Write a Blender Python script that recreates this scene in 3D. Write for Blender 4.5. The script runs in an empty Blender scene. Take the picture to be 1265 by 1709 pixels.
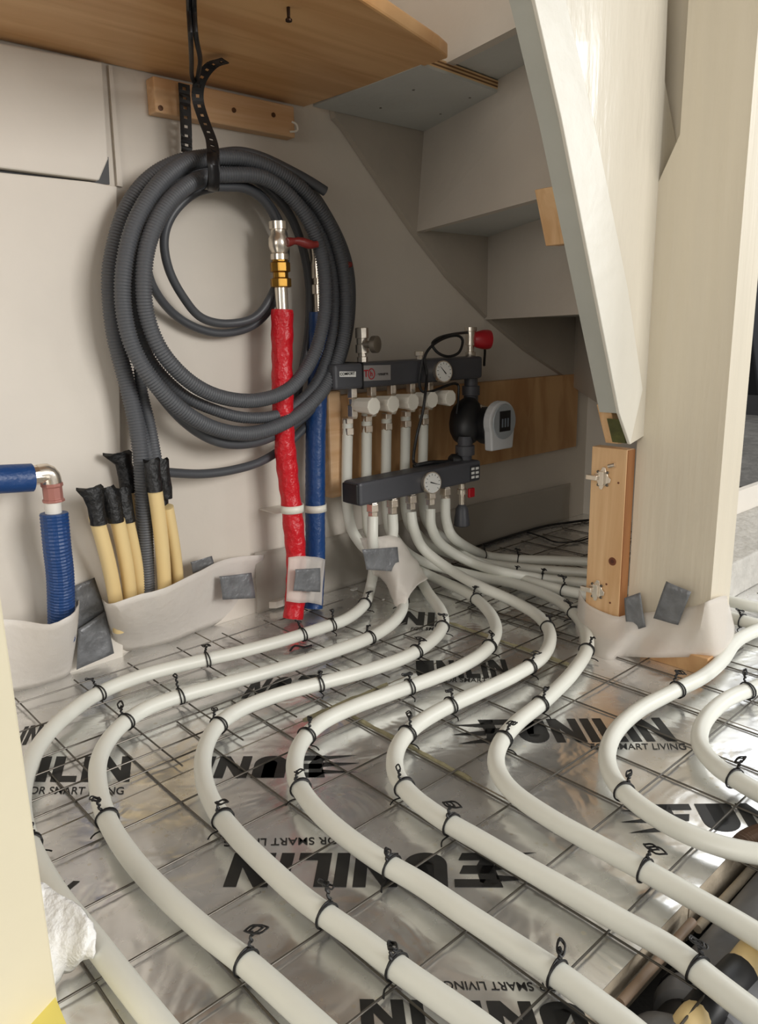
import bpy, bmesh, math, random
from mathutils import Vector, Matrix
random.seed(7)
S = bpy.context.scene
COL = S.collection
# ------------------------------------------------------------------ camera
FPX, PITCH, ROLL, YAW, EYE = 1276.9, .231364, -.0211024, .8330677, .46
_f = Vector((math.cos(YAW)*math.cos(PITCH), math.sin(YAW)*math.cos(PITCH), -math.sin(PITCH)))
_r0 = Vector((math.sin(YAW), -math.cos(YAW), 0)); _u0 = _r0.cross(_f)
_r = math.cos(ROLL)*_r0 + math.sin(ROLL)*_u0
_u = -math.sin(ROLL)*_r0 + math.cos(ROLL)*_u0
cd = bpy.data.cameras.new('camera'); cam = bpy.data.objects.new('camera', cd); COL.objects.link(cam)
cd.sensor_fit = 'VERTICAL'; cd.sensor_height = 24; cd.lens = FPX*24/1709; cd.clip_start = .01
M = Matrix((( _r.x,_u.x,-_f.x,0),(_r.y,_u.y,-_f.y,0),(_r.z,_u.z,-_f.z,EYE),(0,0,0,1)))
cam.matrix_world = M
S.camera = cam
# ------------------------------------------------------------------ world, lights, exposure
w = bpy.data.worlds.new('world'); S.world = w; w.use_nodes = True
w.node_tree.nodes['Background'].inputs[0].default_value = (.80, .79, .765, 1)
w.node_tree.nodes['Background'].inputs[1].default_value = .56
def area(name, loc, target, sx, sy, power, col):
    l = bpy.data.lights.new(name, 'AREA'); l.shape = 'RECTANGLE'; l.size = sx; l.size_y = sy; l.energy = power; l.color = col
    o = bpy.data.objects.new(name, l); COL.objects.link(o); o.location = loc
    o.rotation_euler = (Vector(target)-Vector(loc)).to_track_quat('-Z', 'Y').to_euler(); return o
area('window_daylight', (3.1, -1.6, 1.25), (.9, .6, .2), 1.0, 1.0, 24, (.93, .97, 1))
area('left_fill_light', (-2.2, -.5, 1.1), (1.0, .5, .4), 1.3, 1.3, 20, (1, .95, .88))  # added fill lamp that brightens the column's left face
area('large_window_daylight', (1.2, -3.0, 1.35), (.4, 1.0, .4), 1.5, 1.3, 80, (1, .975, .94))
area('rear_room_daylight', (3.0, .55, 1.75), (1.0, .3, 0), 1.3, 1.0, 11, (.93, .97, 1))
S.view_settings.view_transform = 'Standard'; S.view_settings.look = 'None'
S.view_settings.exposure = .15; S.view_settings.gamma = 1; S.view_settings.use_curve_mapping = False

# ------------------------------------------------------------------ helpers: photo measurements to points on real planes
def at(ax, x, y, v):
    d = _f + (x-632.5)/FPX*_r - (y-854.5)/FPX*_u
    o = Vector((0, 0, EYE)); t = (v-o[ax])/d[ax]
    return o + t*d
def onY(x, y, v): return at(1, x, y, v)
def onX(x, y, v): return at(0, x, y, v)
def onZ(x, y, v=0.): return at(2, x, y, v)

def lin(c):
    return tuple(((v/255)/12.92 if v/255 <= .04045 else ((v/255+.055)/1.055)**2.4) for v in c)+(1,)
MATS = {}
def mat(name, col, rough=.6, metal=0., bump=0., bscale=30., var=0., vscale=8., col2=None, alpha=1., trans=0., coat=0., stretch=(1,1,1), spec=.5):
    if name in MATS: return MATS[name]
    m = bpy.data.materials.new(name); m.use_nodes = True; nt = m.node_tree; b = nt.nodes['Principled BSDF']
    b.inputs['Base Color'].default_value = lin(col); b.inputs['Roughness'].default_value = rough
    b.inputs['Metallic'].default_value = metal; b.inputs['Alpha'].default_value = alpha
    b.inputs['Transmission Weight'].default_value = trans; b.inputs['Coat Weight'].default_value = coat
    b.inputs['Specular IOR Level'].default_value = spec
    tc = nt.nodes.new('ShaderNodeTexCoord'); mp = nt.nodes.new('ShaderNodeMapping'); mp.inputs['Scale'].default_value = stretch
    g = nt.nodes.new('ShaderNodeNewGeometry'); nt.links.new(g.outputs['Position'], mp.inputs['Vector'])
    if var > 0:
        n = nt.nodes.new('ShaderNodeTexNoise'); n.inputs['Scale'].default_value = vscale; n.inputs['Detail'].default_value = 5
        nt.links.new(mp.outputs[0], n.inputs['Vector'])
        r = nt.nodes.new('ShaderNodeValToRGB'); r.color_ramp.elements[0].position = .5-.25; r.color_ramp.elements[1].position = .5+.25
        c2 = col2 if col2 else tuple(v*(1-var) for v in col)
        r.color_ramp.elements[0].color = lin(c2); r.color_ramp.elements[1].color = lin(col)
        nt.links.new(n.outputs['Fac'], r.inputs[0]); nt.links.new(r.outputs[0], b.inputs['Base Color'])
    if bump > 0:
        n = nt.nodes.new('ShaderNodeTexNoise'); n.inputs['Scale'].default_value = bscale; n.inputs['Detail'].default_value = 4
        nt.links.new(mp.outputs[0], n.inputs['Vector'])
        bm = nt.nodes.new('ShaderNodeBump'); bm.inputs['Strength'].default_value = bump; bm.inputs['Distance'].default_value = .01
        nt.links.new(n.outputs['Fac'], bm.inputs['Height']); nt.links.new(bm.outputs[0], b.inputs['Normal'])
    MATS[name] = m; return m

WALL = mat('painted_plaster', (222, 214, 202), .7, bump=.25, bscale=14, var=.05, vscale=5)
WALL2 = mat('painted_panel', (226, 219, 208), .6, bump=.12, bscale=20, var=.04, vscale=7)
STAIR = mat('stair_paint', (205, 197, 186), .55, bump=.15, bscale=25, var=.05, vscale=6)
GREYP = mat('stair_paint_cool', (196, 198, 194), .6, bump=.15, bscale=25, var=.05)
GLOSS = mat('gloss_paint', (226, 219, 203), .2, bump=.22, bscale=45, var=.04, vscale=4, coat=.4, stretch=(1, 1, .25))
COLP = mat('column_paint', (224, 214, 193), .38, bump=.2, bscale=30, var=.05, vscale=14, stretch=(1.5, 1.5, .12))
CONC = mat('concrete', (120, 117, 112), .9, bump=.5, bscale=40, var=.25, vscale=20)
CONCL = mat('pale_concrete', (196, 192, 184), .9, bump=.5, bscale=60, var=.12, vscale=40)
STEEL = mat('galvanised_wire', (112, 108, 102), .42, 1.)
CHROME = mat('nickel', (232, 222, 208), .25, .9)
BRASS = mat('brass', (190, 145, 70), .28, 1.)
PEX = mat('pipe_white', (228, 228, 218), .38, var=.03, vscale=10)
PEXT = mat('pipe_translucent', (205, 205, 198), .35)
BLACK = mat('black_plastic', (22, 22, 24), .45)
TIE = mat('black_wire', (18, 17, 18), .5)
TAPEB = mat('black_tape', (14, 14, 15), .5, bump=.4, bscale=90)
HOSE = mat('grey_conduit', (84, 86, 90), .5)
HOSED = mat('dark_grey_hose', (74, 76, 80), .42)
RED = mat('red_insulation', (200, 14, 30), .35, bump=.5, bscale=70)
REDP = mat('red_plastic', (170, 22, 34), .35)
BLUE = mat('blue_insulation', (18, 62, 118), .4, bump=.3, bscale=60)
YEL = mat('yellow_conduit', (234, 208, 152), .4)
ANTH = mat('anthracite', (72, 73, 78), .45)
PUMPG = mat('pump_grey', (196, 198, 200), .4)
WPL = mat('white_plastic', (232, 228, 216), .4)
DUCT = mat('duct_tape', (128, 130, 133), .36, .1, bump=.45, bscale=60, var=.25, vscale=45)
FOAM = mat('foam_film', (240, 234, 226), .6, bump=.12, bscale=90, alpha=.76)
FOAMT = mat('foam_film_thin', (240, 233, 224), .5, bump=.1, bscale=90, alpha=.50)
FOAMW = mat('foam_wrap', (244, 243, 240), .5, bump=.5, bscale=110, var=.05, vscale=60)
INK = mat('print_ink', (42, 42, 42), .5, .0, var=.25, vscale=60)
SEAM = mat('seam_glue', (170, 162, 128), .6, bump=.6, bscale=60, var=.25, vscale=40)
DRAIN = mat('drain_grey', (128, 129, 132), .3, var=.15, vscale=18, bump=.1)
TUBEBR = mat('brown_tube', (150, 128, 108), .5)
JAMB = mat('jamb_paint', (226, 216, 188), .6, bump=.1, bscale=20, var=.03)
YELP = mat('yellow_paint', (240, 224, 120), .6)
DARK = mat('dark_fabric', (22, 24, 30), .8)
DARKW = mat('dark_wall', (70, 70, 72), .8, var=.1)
EDGEF = mat('board_foam', (196, 182, 160), .8, bump=.4, bscale=60, var=.15, vscale=30)
WHITE = mat('white_print', (226, 226, 222), .5)
def wood(name, c1, c2, scale=(1, 1, 1), rough=.5, wscale=18):
    m = bpy.data.materials.new(name); m.use_nodes = True; nt = m.node_tree; b = nt.nodes['Principled BSDF']
    g = nt.nodes.new('ShaderNodeNewGeometry'); mp = nt.nodes.new('ShaderNodeMapping'); mp.inputs['Scale'].default_value = scale
    nt.links.new(g.outputs['Position'], mp.inputs['Vector'])
    n = nt.nodes.new('ShaderNodeTexNoise'); n.inputs['Scale'].default_value = wscale; n.inputs['Detail'].default_value = 6; n.inputs['Distortion'].default_value = .8
    nt.links.new(mp.outputs[0], n.inputs['Vector'])
    r = nt.nodes.new('ShaderNodeValToRGB'); r.color_ramp.elements[0].position = .33; r.color_ramp.elements[1].position = .62
    r.color_ramp.elements[0].color = lin(c2); r.color_ramp.elements[1].color = lin(c1)
    nt.links.new(n.outputs['Fac'], r.inputs[0]); nt.links.new(r.outputs[0], b.inputs['Base Color']); b.inputs['Roughness'].default_value = rough
    return m
WSHELF = wood('shelf_wood', (218, 174, 122), (196, 146, 94), (.7, 7, 2), .42, 4)
WPLY = wood('ply_wood', (206, 164, 116), (178, 132, 86), (1, 1, .25), .55, 22)
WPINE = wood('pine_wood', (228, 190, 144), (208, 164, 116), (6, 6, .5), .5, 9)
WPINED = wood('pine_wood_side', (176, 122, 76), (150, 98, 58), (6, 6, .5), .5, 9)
WCLEAT = wood('cleat_wood', (222, 184, 142), (204, 158, 112), (.5, 4, 6), .55, 9)
WKNOT = mat('wood_knot', (110, 60, 36), .5)
WMOSS = mat('mossy_wood_end', (96, 98, 52), .8, bump=.5, bscale=80, var=.3, vscale=60)

# silver foil: crumpled, slightly mottled metallic film with pale specks
def foil_mat():
    m = bpy.data.materials.new('foil'); m.use_nodes = True; nt = m.node_tree; b = nt.nodes['Principled BSDF']
    b.inputs['Metallic'].default_value = .78
    g = nt.nodes.new('ShaderNodeNewGeometry')
    def noise(sc, det, dist=0.):
        n = nt.nodes.new('ShaderNodeTexNoise'); n.inputs['Scale'].default_value = sc; n.inputs['Detail'].default_value = det; n.inputs['Distortion'].default_value = dist
        nt.links.new(g.outputs['Position'], n.inputs['Vector']); return n
    n1 = noise(9, 4, .6); r = nt.nodes.new('ShaderNodeValToRGB')
    r.color_ramp.elements[0].position = .3; r.color_ramp.elements[0].color = lin((216, 215, 212)); r.color_ramp.elements[1].position = .68; r.color_ramp.elements[1].color = lin((248, 248, 247))
    nt.links.new(n1.outputs['Fac'], r.inputs[0])
    v = nt.nodes.new('ShaderNodeTexVoronoi'); v.inputs['Scale'].default_value = 70; nt.links.new(g.outputs['Position'], v.inputs['Vector'])
    n3 = noise(14, 2); mul = nt.nodes.new('ShaderNodeMath'); mul.operation = 'MULTIPLY_ADD'; mul.inputs[1].default_value = -.5; mul.inputs[2].default_value = .36
    nt.links.new(n3.outputs['Fac'], mul.inputs[0])
    lt = nt.nodes.new('ShaderNodeMath'); lt.operation = 'LESS_THAN'; nt.links.new(v.outputs['Distance'], lt.inputs[0]); nt.links.new(mul.outputs[0], lt.inputs[1])
    mx = nt.nodes.new('ShaderNodeMix'); mx.data_type = 'RGBA'; nt.links.new(lt.outputs[0], mx.inputs[0]); nt.links.new(r.outputs[0], mx.inputs[6]); mx.inputs[7].default_value = lin((226, 222, 212))
    nt.links.new(mx.outputs[2], b.inputs['Base Color'])
    n4 = noise(20, 4); mr = nt.nodes.new('ShaderNodeMapRange'); mr.inputs[1].default_value = .3; mr.inputs[2].default_value = .7; mr.inputs[3].default_value = .16; mr.inputs[4].default_value = .36
    nt.links.new(n4.outputs['Fac'], mr.inputs[0]); nt.links.new(mr.outputs[0], b.inputs['Roughness'])
    n2 = noise(10, 3, .8); n5 = noise(45, 2)
    bp = nt.nodes.new('ShaderNodeBump'); bp.inputs['Strength'].default_value = .28; bp.inputs['Distance'].default_value = .02
    nt.links.new(n2.outputs['Fac'], bp.inputs['Height'])
    bp2 = nt.nodes.new('ShaderNodeBump'); bp2.inputs['Strength'].default_value = .12; bp2.inputs['Distance'].default_value = .004
    nt.links.new(n5.outputs['Fac'], bp2.inputs['Height']); nt.links.new(bp.outputs[0], bp2.inputs['Normal']); nt.links.new(bp2.outputs[0], b.inputs['Normal'])
    return m
FOIL = foil_mat()

class MB:
    def __init__(s): s.v = []; s.f = []; s.m = []; s.mats = []; s.cur = 0
    def use(s, m):
        if m not in s.mats: s.mats.append(m)
        s.cur = s.mats.index(m); return s
    def add(s, vs, fs):
        o = len(s.v); s.v += [Vector(v) for v in vs]; s.f += [[i+o for i in f] for f in fs]; s.m += [s.cur]*len(fs); return s
    def box(s, a, b):
        x0, y0, z0 = a; x1, y1, z1 = b
        if x0 > x1: x0, x1 = x1, x0
        if y0 > y1: y0, y1 = y1, y0
        if z0 > z1: z0, z1 = z1, z0
        return s.add([(x0,y0,z0),(x1,y0,z0),(x1,y1,z0),(x0,y1,z0),(x0,y0,z1),(x1,y0,z1),(x1,y1,z1),(x0,y1,z1)],
                     [(3,2,1,0),(4,5,6,7),(0,1,5,4),(1,2,6,5),(2,3,7,6),(3,0,4,7)])
    def prism(s, poly, off):
        n = len(poly); off = Vector(off); P = [Vector(p) for p in poly]
        return s.add(P+[p+off for p in P], [list(range(n))[::-1], list(range(n, 2*n))]+[(i, (i+1) % n, n+(i+1) % n, n+i) for i in range(n)])
    def tube(s, pts, r, seg=12, cap=True, closed=False):
        pts = [Vector(p) for p in pts]; n = len(pts); rs = r if hasattr(r, '__len__') else [r]*n
        rings = []; up = None
        for i, p in enumerate(pts):
            if closed: t = pts[(i+1) % n]-pts[i-1]
            else: t = pts[min(i+1, n-1)]-pts[max(i-1, 0)]
            t.normalize()
            if up is None: up = Vector((0, 0, 1)) if abs(t.z) < .9 else Vector((1, 0, 0))
            a = up - t*up.dot(t)
            if a.length < 1e-6: a = t.orthogonal()
            a.normalize(); up = a; b = t.cross(a)
            rings.append([p + rs[i]*(math.cos(2*math.pi*k/seg)*a+math.sin(2*math.pi*k/seg)*b) for k in range(seg)])
        vs = [v for R in rings for v in R]; fs = []
        for i in range(n if closed else n-1):
            j = (i+1) % n
            for k in range(seg):
                fs.append((i*seg+k, i*seg+(k+1) % seg, j*seg+(k+1) % seg, j*seg+k))
        if cap and not closed: fs += [list(range(seg))[::-1], list(range((n-1)*seg, n*seg))]
        return s.add(vs, fs)
    def cyl(s, a, b, r, r2=None, seg=20): return s.tube([a, b], [r, r if r2 is None else r2], seg)
    def lathe(s, a, axis, prof, seg=24):
        ax = Vector(axis).normalized(); a = Vector(a); return s.tube([a+ax*h+ax*(1e-6*i) for i, (h, r) in enumerate(prof)], [r for h, r in prof], seg) if False else s._lathe(a, ax, prof, seg)
    def _lathe(s, a, ax, prof, seg):
        u = ax.orthogonal().normalized(); w_ = ax.cross(u); vs = []; fs = []
        for h, r in prof:
            for k in range(seg):
                th = 2*math.pi*k/seg; vs.append(a+ax*h+r*(math.cos(th)*u+math.sin(th)*w_))
        for i in range(len(prof)-1):
            for k in range(seg): fs.append((i*seg+k, i*seg+(k+1) % seg, (i+1)*seg+(k+1) % seg, (i+1)*seg+k))
        fs += [list(range(seg))[::-1], list(range((len(prof)-1)*seg, len(prof)*seg))]
        return s.add(vs, fs)
    def grid(s, rows):
        n = len(rows[0]); vs = [v for R in rows for v in R]
        return s.add(vs, [(i*n+j, i*n+j+1, (i+1)*n+j+1, (i+1)*n+j) for i in range(len(rows)-1) for j in range(n-1)])
    def build(s, name, m=None, parent=None, smooth=False, bevel=0., solid=0., origin=None):
        me = bpy.data.meshes.new(name)
        lo = Vector((min(v.x for v in s.v), min(v.y for v in s.v), min(v.z for v in s.v))); hi = Vector((max(v.x for v in s.v), max(v.y for v in s.v), max(v.z for v in s.v)))
        base = Vector(((lo.x+hi.x)/2, (lo.y+hi.y)/2, lo.z)) if origin is None else Vector(origin)
        me.from_pydata([v-base for v in s.v], [], s.f); me.update()
        for mm in (s.mats if s.mats else [m]): me.materials.append(mm)
        if s.mats: me.polygons.foreach_set('material_index', s.m)
        bm = bmesh.new(); bm.from_mesh(me); bmesh.ops.recalc_face_normals(bm, faces=bm.faces); bm.to_mesh(me); bm.free()
        if smooth:
            me.polygons.foreach_set('use_smooth', [True]*len(me.polygons)); me.set_sharp_from_angle(angle=math.radians(38))
        o = bpy.data.objects.new(name, me); COL.objects.link(o); o.location = base
        if parent is not None:
            o.parent = parent; par = Vector((0, 0, 0)); p = parent
            while p is not None: par += p.location; p = p.parent
            o.location = base-par
        if bevel: b = o.modifiers.new('bevel', 'BEVEL'); b.width = bevel; b.segments = 2; b.limit_method = 'ANGLE'
        if solid: b = o.modifiers.new('solid', 'SOLIDIFY'); b.thickness = solid; b.offset = 0
        return o
def tag(o, label=None, cat=None, group=None, kind=None):
    if label: o['label'] = label
    if cat: o['category'] = cat
    if group: o['group'] = group
    if kind: o['kind'] = kind
    return o
def empty(name, loc, label, cat, group=None):
    o = bpy.data.objects.new(name, None); COL.objects.link(o); o.location = loc; o.empty_display_size = .02; return tag(o, label, cat, group)
def struct(o): return tag(o, kind='structure')
def spline(pts, step=.004):
    P = [Vector(p) for p in pts]; P = [P[0]*2-P[1]]+P+[P[-1]*2-P[-2]]; out = []
    for i in range(1, len(P)-2):
        n = max(2, int((P[i+1]-P[i]).length/step))
        a, b, c, d = P[i-1:i+3]
        # centripetal-ish Catmull-Rom
        for k in range(n):
            t = k/n; out.append(.5*((2*b)+(c-a)*t+(2*a-5*b+4*c-d)*t*t+(3*b-a-3*c+d)*t*t*t))
    out.append(P[-2]); return out
def resample(pts, step):
    out = [pts[0]]; acc = 0
    for a, b in zip(pts, pts[1:]):
        L = (b-a).length
        while L > 0 and acc+L >= step:
            t = (step-acc)/L; a = a.lerp(b, t); out.append(a.copy()); L = (b-a).length; acc = 0
        acc += L
    return out

WY = 1.05       # wall plane
# ================================================================== SETTING
struct(MB().box((-3.5, -3.5, -.09), (4.2, 2.6, -.075)).build('floor', CONC))
struct(MB().box((-2.2, WY, -.075), (1.70, WY+.08, 1.56)).build('wall_back', WALL))
struct(MB().box((1.655, .71, -.075), (1.70, WY+.0, .47)).build('wall_under_stairs', WALL2))
struct(MB().box((-.9, -.1, 1.56), (1.95, WY+.08, 1.62)).build('ceiling', STAIR))
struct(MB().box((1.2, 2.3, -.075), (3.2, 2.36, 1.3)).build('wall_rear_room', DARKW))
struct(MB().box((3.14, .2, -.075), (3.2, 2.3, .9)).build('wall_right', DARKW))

# boxed-in panels on the left of the wall
p0 = onY(0, 60, WY-.012); 
MB().prism([onY(-60, 60, WY-.016), onY(171, 104, WY-.016), onY(181, 265, WY-.016), onY(166, 301, WY-.016), onY(-60, 272, WY-.016)], (0, .015, 0)).build('wall_panel', WALL2, bevel=.002)
tag(bpy.data.objects['wall_panel'], 'white painted cover panel under the wooden shelf, upper of the two', 'panel')
MB().prism([onY(-60, 281, WY-.012), onY(150, 303, WY-.012), onY(196, 311, WY-.012), onY(206, 1010, WY-.012), onY(206, 1130, WY-.012), onY(-60, 1300, WY-.012)], (0, .011, 0)).build('wall_panel', WALL2, bevel=.002)
tag(bpy.data.objects['wall_panel.001'], 'large white painted wall panel behind the blue elbow pipe, left of the hose coil', 'panel')
struct(MB().prism([onY(-60, 272, WY-.003), onY(181, 262, WY-.003), onY(183, 308, WY-.003), onY(-60, 285, WY-.003)], (0, .002, 0)).build('slot_shade', BLACK))  # black strip standing in for the shade inside the slot between panels
struct(MB().prism([onY(181, 108, WY-.006), onY(187, 109, WY-.006), onY(205, 312, WY-.006), onY(196, 310, WY-.006)], (0, .005, 0)).build('trim_2', WALL))

# ------------------------------------------------------------------ insulation boards with printed foil
XB, XA, YS, YE = .549, .862, .695, .231
boards = []
def board(x0, x1, y0, y1, label):
    g = .0012
    o = MB(); n = 24; m_ = 24
    o.use(EDGEF).box((x0+g, y0+g, -.044), (x1-g, y1-g, -.0006))
    o.use(FOIL).box((x0+g, y0+g, -.0006), (x1-g, y1-g, 0))
    ob = o.build('insulation_board'); tag(ob, label, 'insulation', 'foil faced insulation boards on the floor'); boards.append((ob, x0, x1, y0, y1)); return ob
board(-.45, XB, YE, YS, 'silver foil insulation board at the bottom left, carrying the large upside-down print')
board(-.45, XB, YS, WY, 'silver foil insulation board along the left wall under the yellow conduits')
board(XB, XA, YE, YS, 'silver foil insulation board with the upright print in front of the white column')
board(XB, XA, YS, WY, 'silver foil insulation board below the manifold and the red pipe')
board(XA, 2.0, YE, YS, 'silver foil insulation board under the white column')
board(XA, 1.655, YS, WY, 'silver foil insulation board at the back under the stairs')
# ribs raised in the foil near the void: low drawn-out folds
for k, (xa, ya, xb, yb, w_) in enumerate([]): pass
def seam(pts, label):
    b = MB(); L = spline(pts, .01); b.tube([p+Vector((random.uniform(-.0006, .0006), random.uniform(-.0006, .0006), 0)) for p in L], [.0022+random.random()*.0016 for p in L], 6)
    tag(b.build('seam_bead', SEAM), label, 'sealant')
seam([(XB, .66, 0), (XB+.001, .58, 0), (XB, .47, 0)], 'yellowish glue bead in the joint between the two near foil boards')
seam([(.50, YS, 0), (.57, YS+.001, 0), (.64, YS, 0)], 'yellowish glue bead crossing the joint behind the fourth white pipe')
seam([(XA, .79, 0), (XA, .7, 0), (XA, .56, 0)], 'pale glue bead in the joint between the third and sixth pipe bends')

# ------------------------------------------------------------------ prints
def U_():
    o = [(0, 1), (0, .36)]+[(.41-.41*math.cos(t), .36-.37*math.sin(t)) for t in [math.pi*k/12 for k in range(13)]]+[(.82, 1), (.57, 1)]
    i = [(.41+.16*math.cos(t), .36-.15*math.sin(t)) for t in [math.pi*k/8 for k in range(9)]]
    return o+i+[(.25, 1)]
N_ = [(0,0),(0,1),(.27,1),(.58,.42),(.58,1),(.82,1),(.82,0),(.56,0),(.24,.6),(.24,0)]
I_ = [(0,0),(0,1),(.25,1),(.25,0)]
L_ = [(0,0),(0,1),(.25,1),(.25,.22),(.62,.22),(.62,0)]
LET = {'U': (U_(), .82), 'N': (N_, .82), 'I': (I_, .25), 'L': (L_, .62)}
WID = .82+.82+.25+.62+.25+.82+5*.11
LOGO = [[(-.30,0),(-.95,0),(-.72,.22),(-.22,.22)], [(-.30,.38),(-.95,.38),(-.85,.62),(-.22,.62)], [(-.12,.78),(-1.02,.78),(-.78,1.0),(-.12,1.0)],
        [(-.95,0),(-.72,0),(-.55,.4),(-.6,1.0),(-1.0,1.0),(-.88,.4)], [(-.95,.02),(-1.75,-.02),(-1.3,.10),(-.9,.2)], [(-.9,.32),(-1.85,.36),(-1.35,.46),(-.9,.52)], [(-.9,.66),(-1.8,.78),(-1.3,.8),(-.9,.84)]]
def which(p):
    for ob, x0, x1, y0, y1 in boards:
        if x0 <= p.x < x1 and y0 <= p.y < y1: return ob
    return boards[0][0]
def printed(L, R, T, letters='UNILIN', logo=True, start=0, sub=None, ref='UNILIN'):
    L, R, T = [onZ(*q) for q in (L, R, T)]
    tot = sum(LET[c][1] for c in ref)+.11*(len(ref)-1)
    U = (R-L)/tot; V = T-L
    b = MB(); z = Vector((0, 0, .0004))
    polys = []
    x = 0
    for i, c in enumerate(ref):
        if i < start+len(letters) and i >= start: polys.append([(x+px, py) for px, py in LET[c][0]])
        x += LET[c][1]+.11
    if logo: polys += LOGO
    bm = bmesh.new()
    for pl in polys:
        vs = [bm.verts.new(L+U*px+V*py+z) for px, py in pl]; bm.faces.new(vs)
    bmesh.ops.triangulate(bm, faces=bm.faces)
    me = bpy.data.meshes.new('printed_name')
    bd = which((L+R)/2)
    bmesh.ops.translate(bm, verts=bm.verts, vec=-bd.location)
    bm.normal_update()
    for f in bm.faces:
        if f.normal.z < 0: f.normal_flip()
    bm.to_mesh(me); bm.free(); me.materials.append(INK)
    o = bpy.data.objects.new('printed_name', me); COL.objects.link(o); o.parent = bd
    if sub:
        txt, sL, sR, sT = sub; sL, sR, sT = [onZ(*q) for q in (sL, sR, sT)]
        cu = bpy.data.curves.new('t', 'FONT'); cu.body = txt; cu.size = 1; cu.offset = .008
        t = bpy.data.objects.new('t', cu); COL.objects.link(t); bpy.context.view_layer.update()
        me = bpy.data.meshes.new_from_object(t.evaluated_get(bpy.context.evaluated_depsgraph_get())); bpy.data.objects.remove(t)
        wd = max(v.co.x for v in me.vertices); ht = max(v.co.y for v in me.vertices)
        for v in me.vertices: v.co = sL+(sR-sL)*(v.co.x/wd)+(sT-sL)*(v.co.y/ht)+z-bd.location
        me.materials.clear(); me.materials.append(INK)
        o = bpy.data.objects.new('printed_slogan', me); COL.objects.link(o); o.parent = bd
FSL = 'FOR SMART LIVING'
printed((872, 1240), (1131, 1237), (856, 1201), sub=(FSL, (985, 1251), (1146, 1251), (984, 1241)))
printed((745, 1424), (392, 1424), (748, 1481), sub=(FSL, (576, 1397), (375, 1401), (577, 1409)))
printed((-70, 1305), (216, 1305), (-50, 1263), logo=False, sub=(FSL, (38, 1325), (206, 1326), (42, 1313)))
printed((482, 1262), (215, 1264), (474, 1298), letters='UNI', sub=None)
printed((492, 1129), (330, 1142), (474, 1160), letters='UN')
printed((695, 1133), (852, 1131), (694, 1103), logo=False, sub=(FSL, (735, 1139), (862, 1138), (736, 1132)))
printed((668, 1042), (760, 1047), (672, 1020), letters='NI', start=0, ref='NIL', logo=False, sub=('FOR SMART', (684, 1052), (745, 1052), (686, 1047)))
printed((1182, 1388), (1500, 1384), (1158, 1342), letters='UN')
printed((968, 1673), (600, 1668), (990, 1728), logo=False, sub=(FSL, (938, 1641), (740, 1638), (944, 1655)))
printed((-90, 1490), (108, 1492), (-60, 1469), letters='IN', start=4, logo=False)
printed((-60, 1258), (60, 1240), (-40, 1225), letters='IN', start=4, logo=False)
# outlined capital further back
def outline(pts, r=.0012):
    b = MB(); b.tube([onZ(x, y, .0004) for x, y in pts], r, 4); q = b.build('printed_outline', INK)
    me = q.data; bd = which(q.location); q.parent = bd; q.location = q.location-bd.location
    q.scale = (1, 1, .3)
outline([(1140, 1152), (1162, 1153), (1178, 1163), (1162, 1172), (1150, 1166), (1182, 1186)])
outline([(1118, 1160), (1162, 1180)]); outline([(1172, 1196), (1210, 1224), (1262, 1225)], .001)

# ------------------------------------------------------------------ reinforcement mesh
OX, OY, SP = .232, .2567, .0774
def mesh_sheet(x0, x1, y0, y1, ox, oy, z, label, r=.0010):
    e = empty('wire_mesh', ((x0+x1)/2, (y0+y1)/2, 0), label, 'wire mesh', 'steel wire mesh sheets on the floor')
    i = math.ceil((x0-ox)/SP)
    while ox+i*SP < x1:
        X = ox+i*SP; L = [(X+random.uniform(-.0008, .0008), y0+(y1-y0)*k/6, z+r+random.uniform(0, .0006)) for k in range(7)]
        MB().tube(L, r, 8).build('wire', STEEL, e, smooth=True); i += 1
    j = math.ceil((y0-oy)/SP)
    while oy+j*SP < y1:
        Y = oy+j*SP; L = [(x0+(x1-x0)*k/8, Y+random.uniform(-.0008, .0008), z+3*r+random.uniform(0, .0006)) for k in range(9)]
        MB().tube(L, r, 8).build('wire', STEEL, e, smooth=True); j += 1
    return e
mesh_sheet(.0, 1.08, .17, .80, OX, OY, .0004, 'large square grid of thin steel wire across the front of the floor')
mesh_sheet(.02, .80, .70, 1.0, OX+.03, OY+.025, .004, 'steel wire grid sheet along the left wall, overlapping the front sheet')
mesh_sheet(.93, 1.6, .56, 1.0, OX+.02, OY+.035, .0004, 'steel wire grid sheet in the shadow under the stairs')
mesh_sheet(1.00, 2.0, .24, .49, OX+.01, OY+.01, .0045, 'steel wire grid sheet to the right of the white column')

# ------------------------------------------------------------------ void with drain pipes at the bottom right
dr = empty('drain_pipe', (.5, .175, -.075), 'dark grey plastic drain pipe lying in the gap beside the foil boards', 'drain pipe')
c0, c1 = Vector((.30, .168, -.040)), Vector((.437, .168, -.040))
MB().lathe((.24, .179, -.041), (1, 0, 0), [(0, .042), (.185, .042), (.195, .040), (.202, .035), (.205, .026)], 32).build('pipe_body', DRAIN, dr, smooth=True)
MB().lathe((.462, .179, -.041), (1, 0, 0), [(0, .03), (.003, .038), (.01, .042), (1.2, .042)], 32).build('pipe_body', DRAIN, dr, smooth=True)
MB().lathe((.438, .179, -.041), (1, 0, 0), [(0, .024), (.001, .033), (.024, .033)], 32).build('rubber_collar', BLACK, dr, smooth=True)
MB().lathe((.480, .179, -.041), (1, 0, 0), [(0, .0435), (.010, .0435)], 32).build('rubber_collar', BLACK, dr, smooth=True)
bt = MB().tube([(.425, .2285, -.010), (.535, .2285, -.009)], .0038, 14); bt.build('copper_tube', TUBEBR, None, smooth=True)
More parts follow.
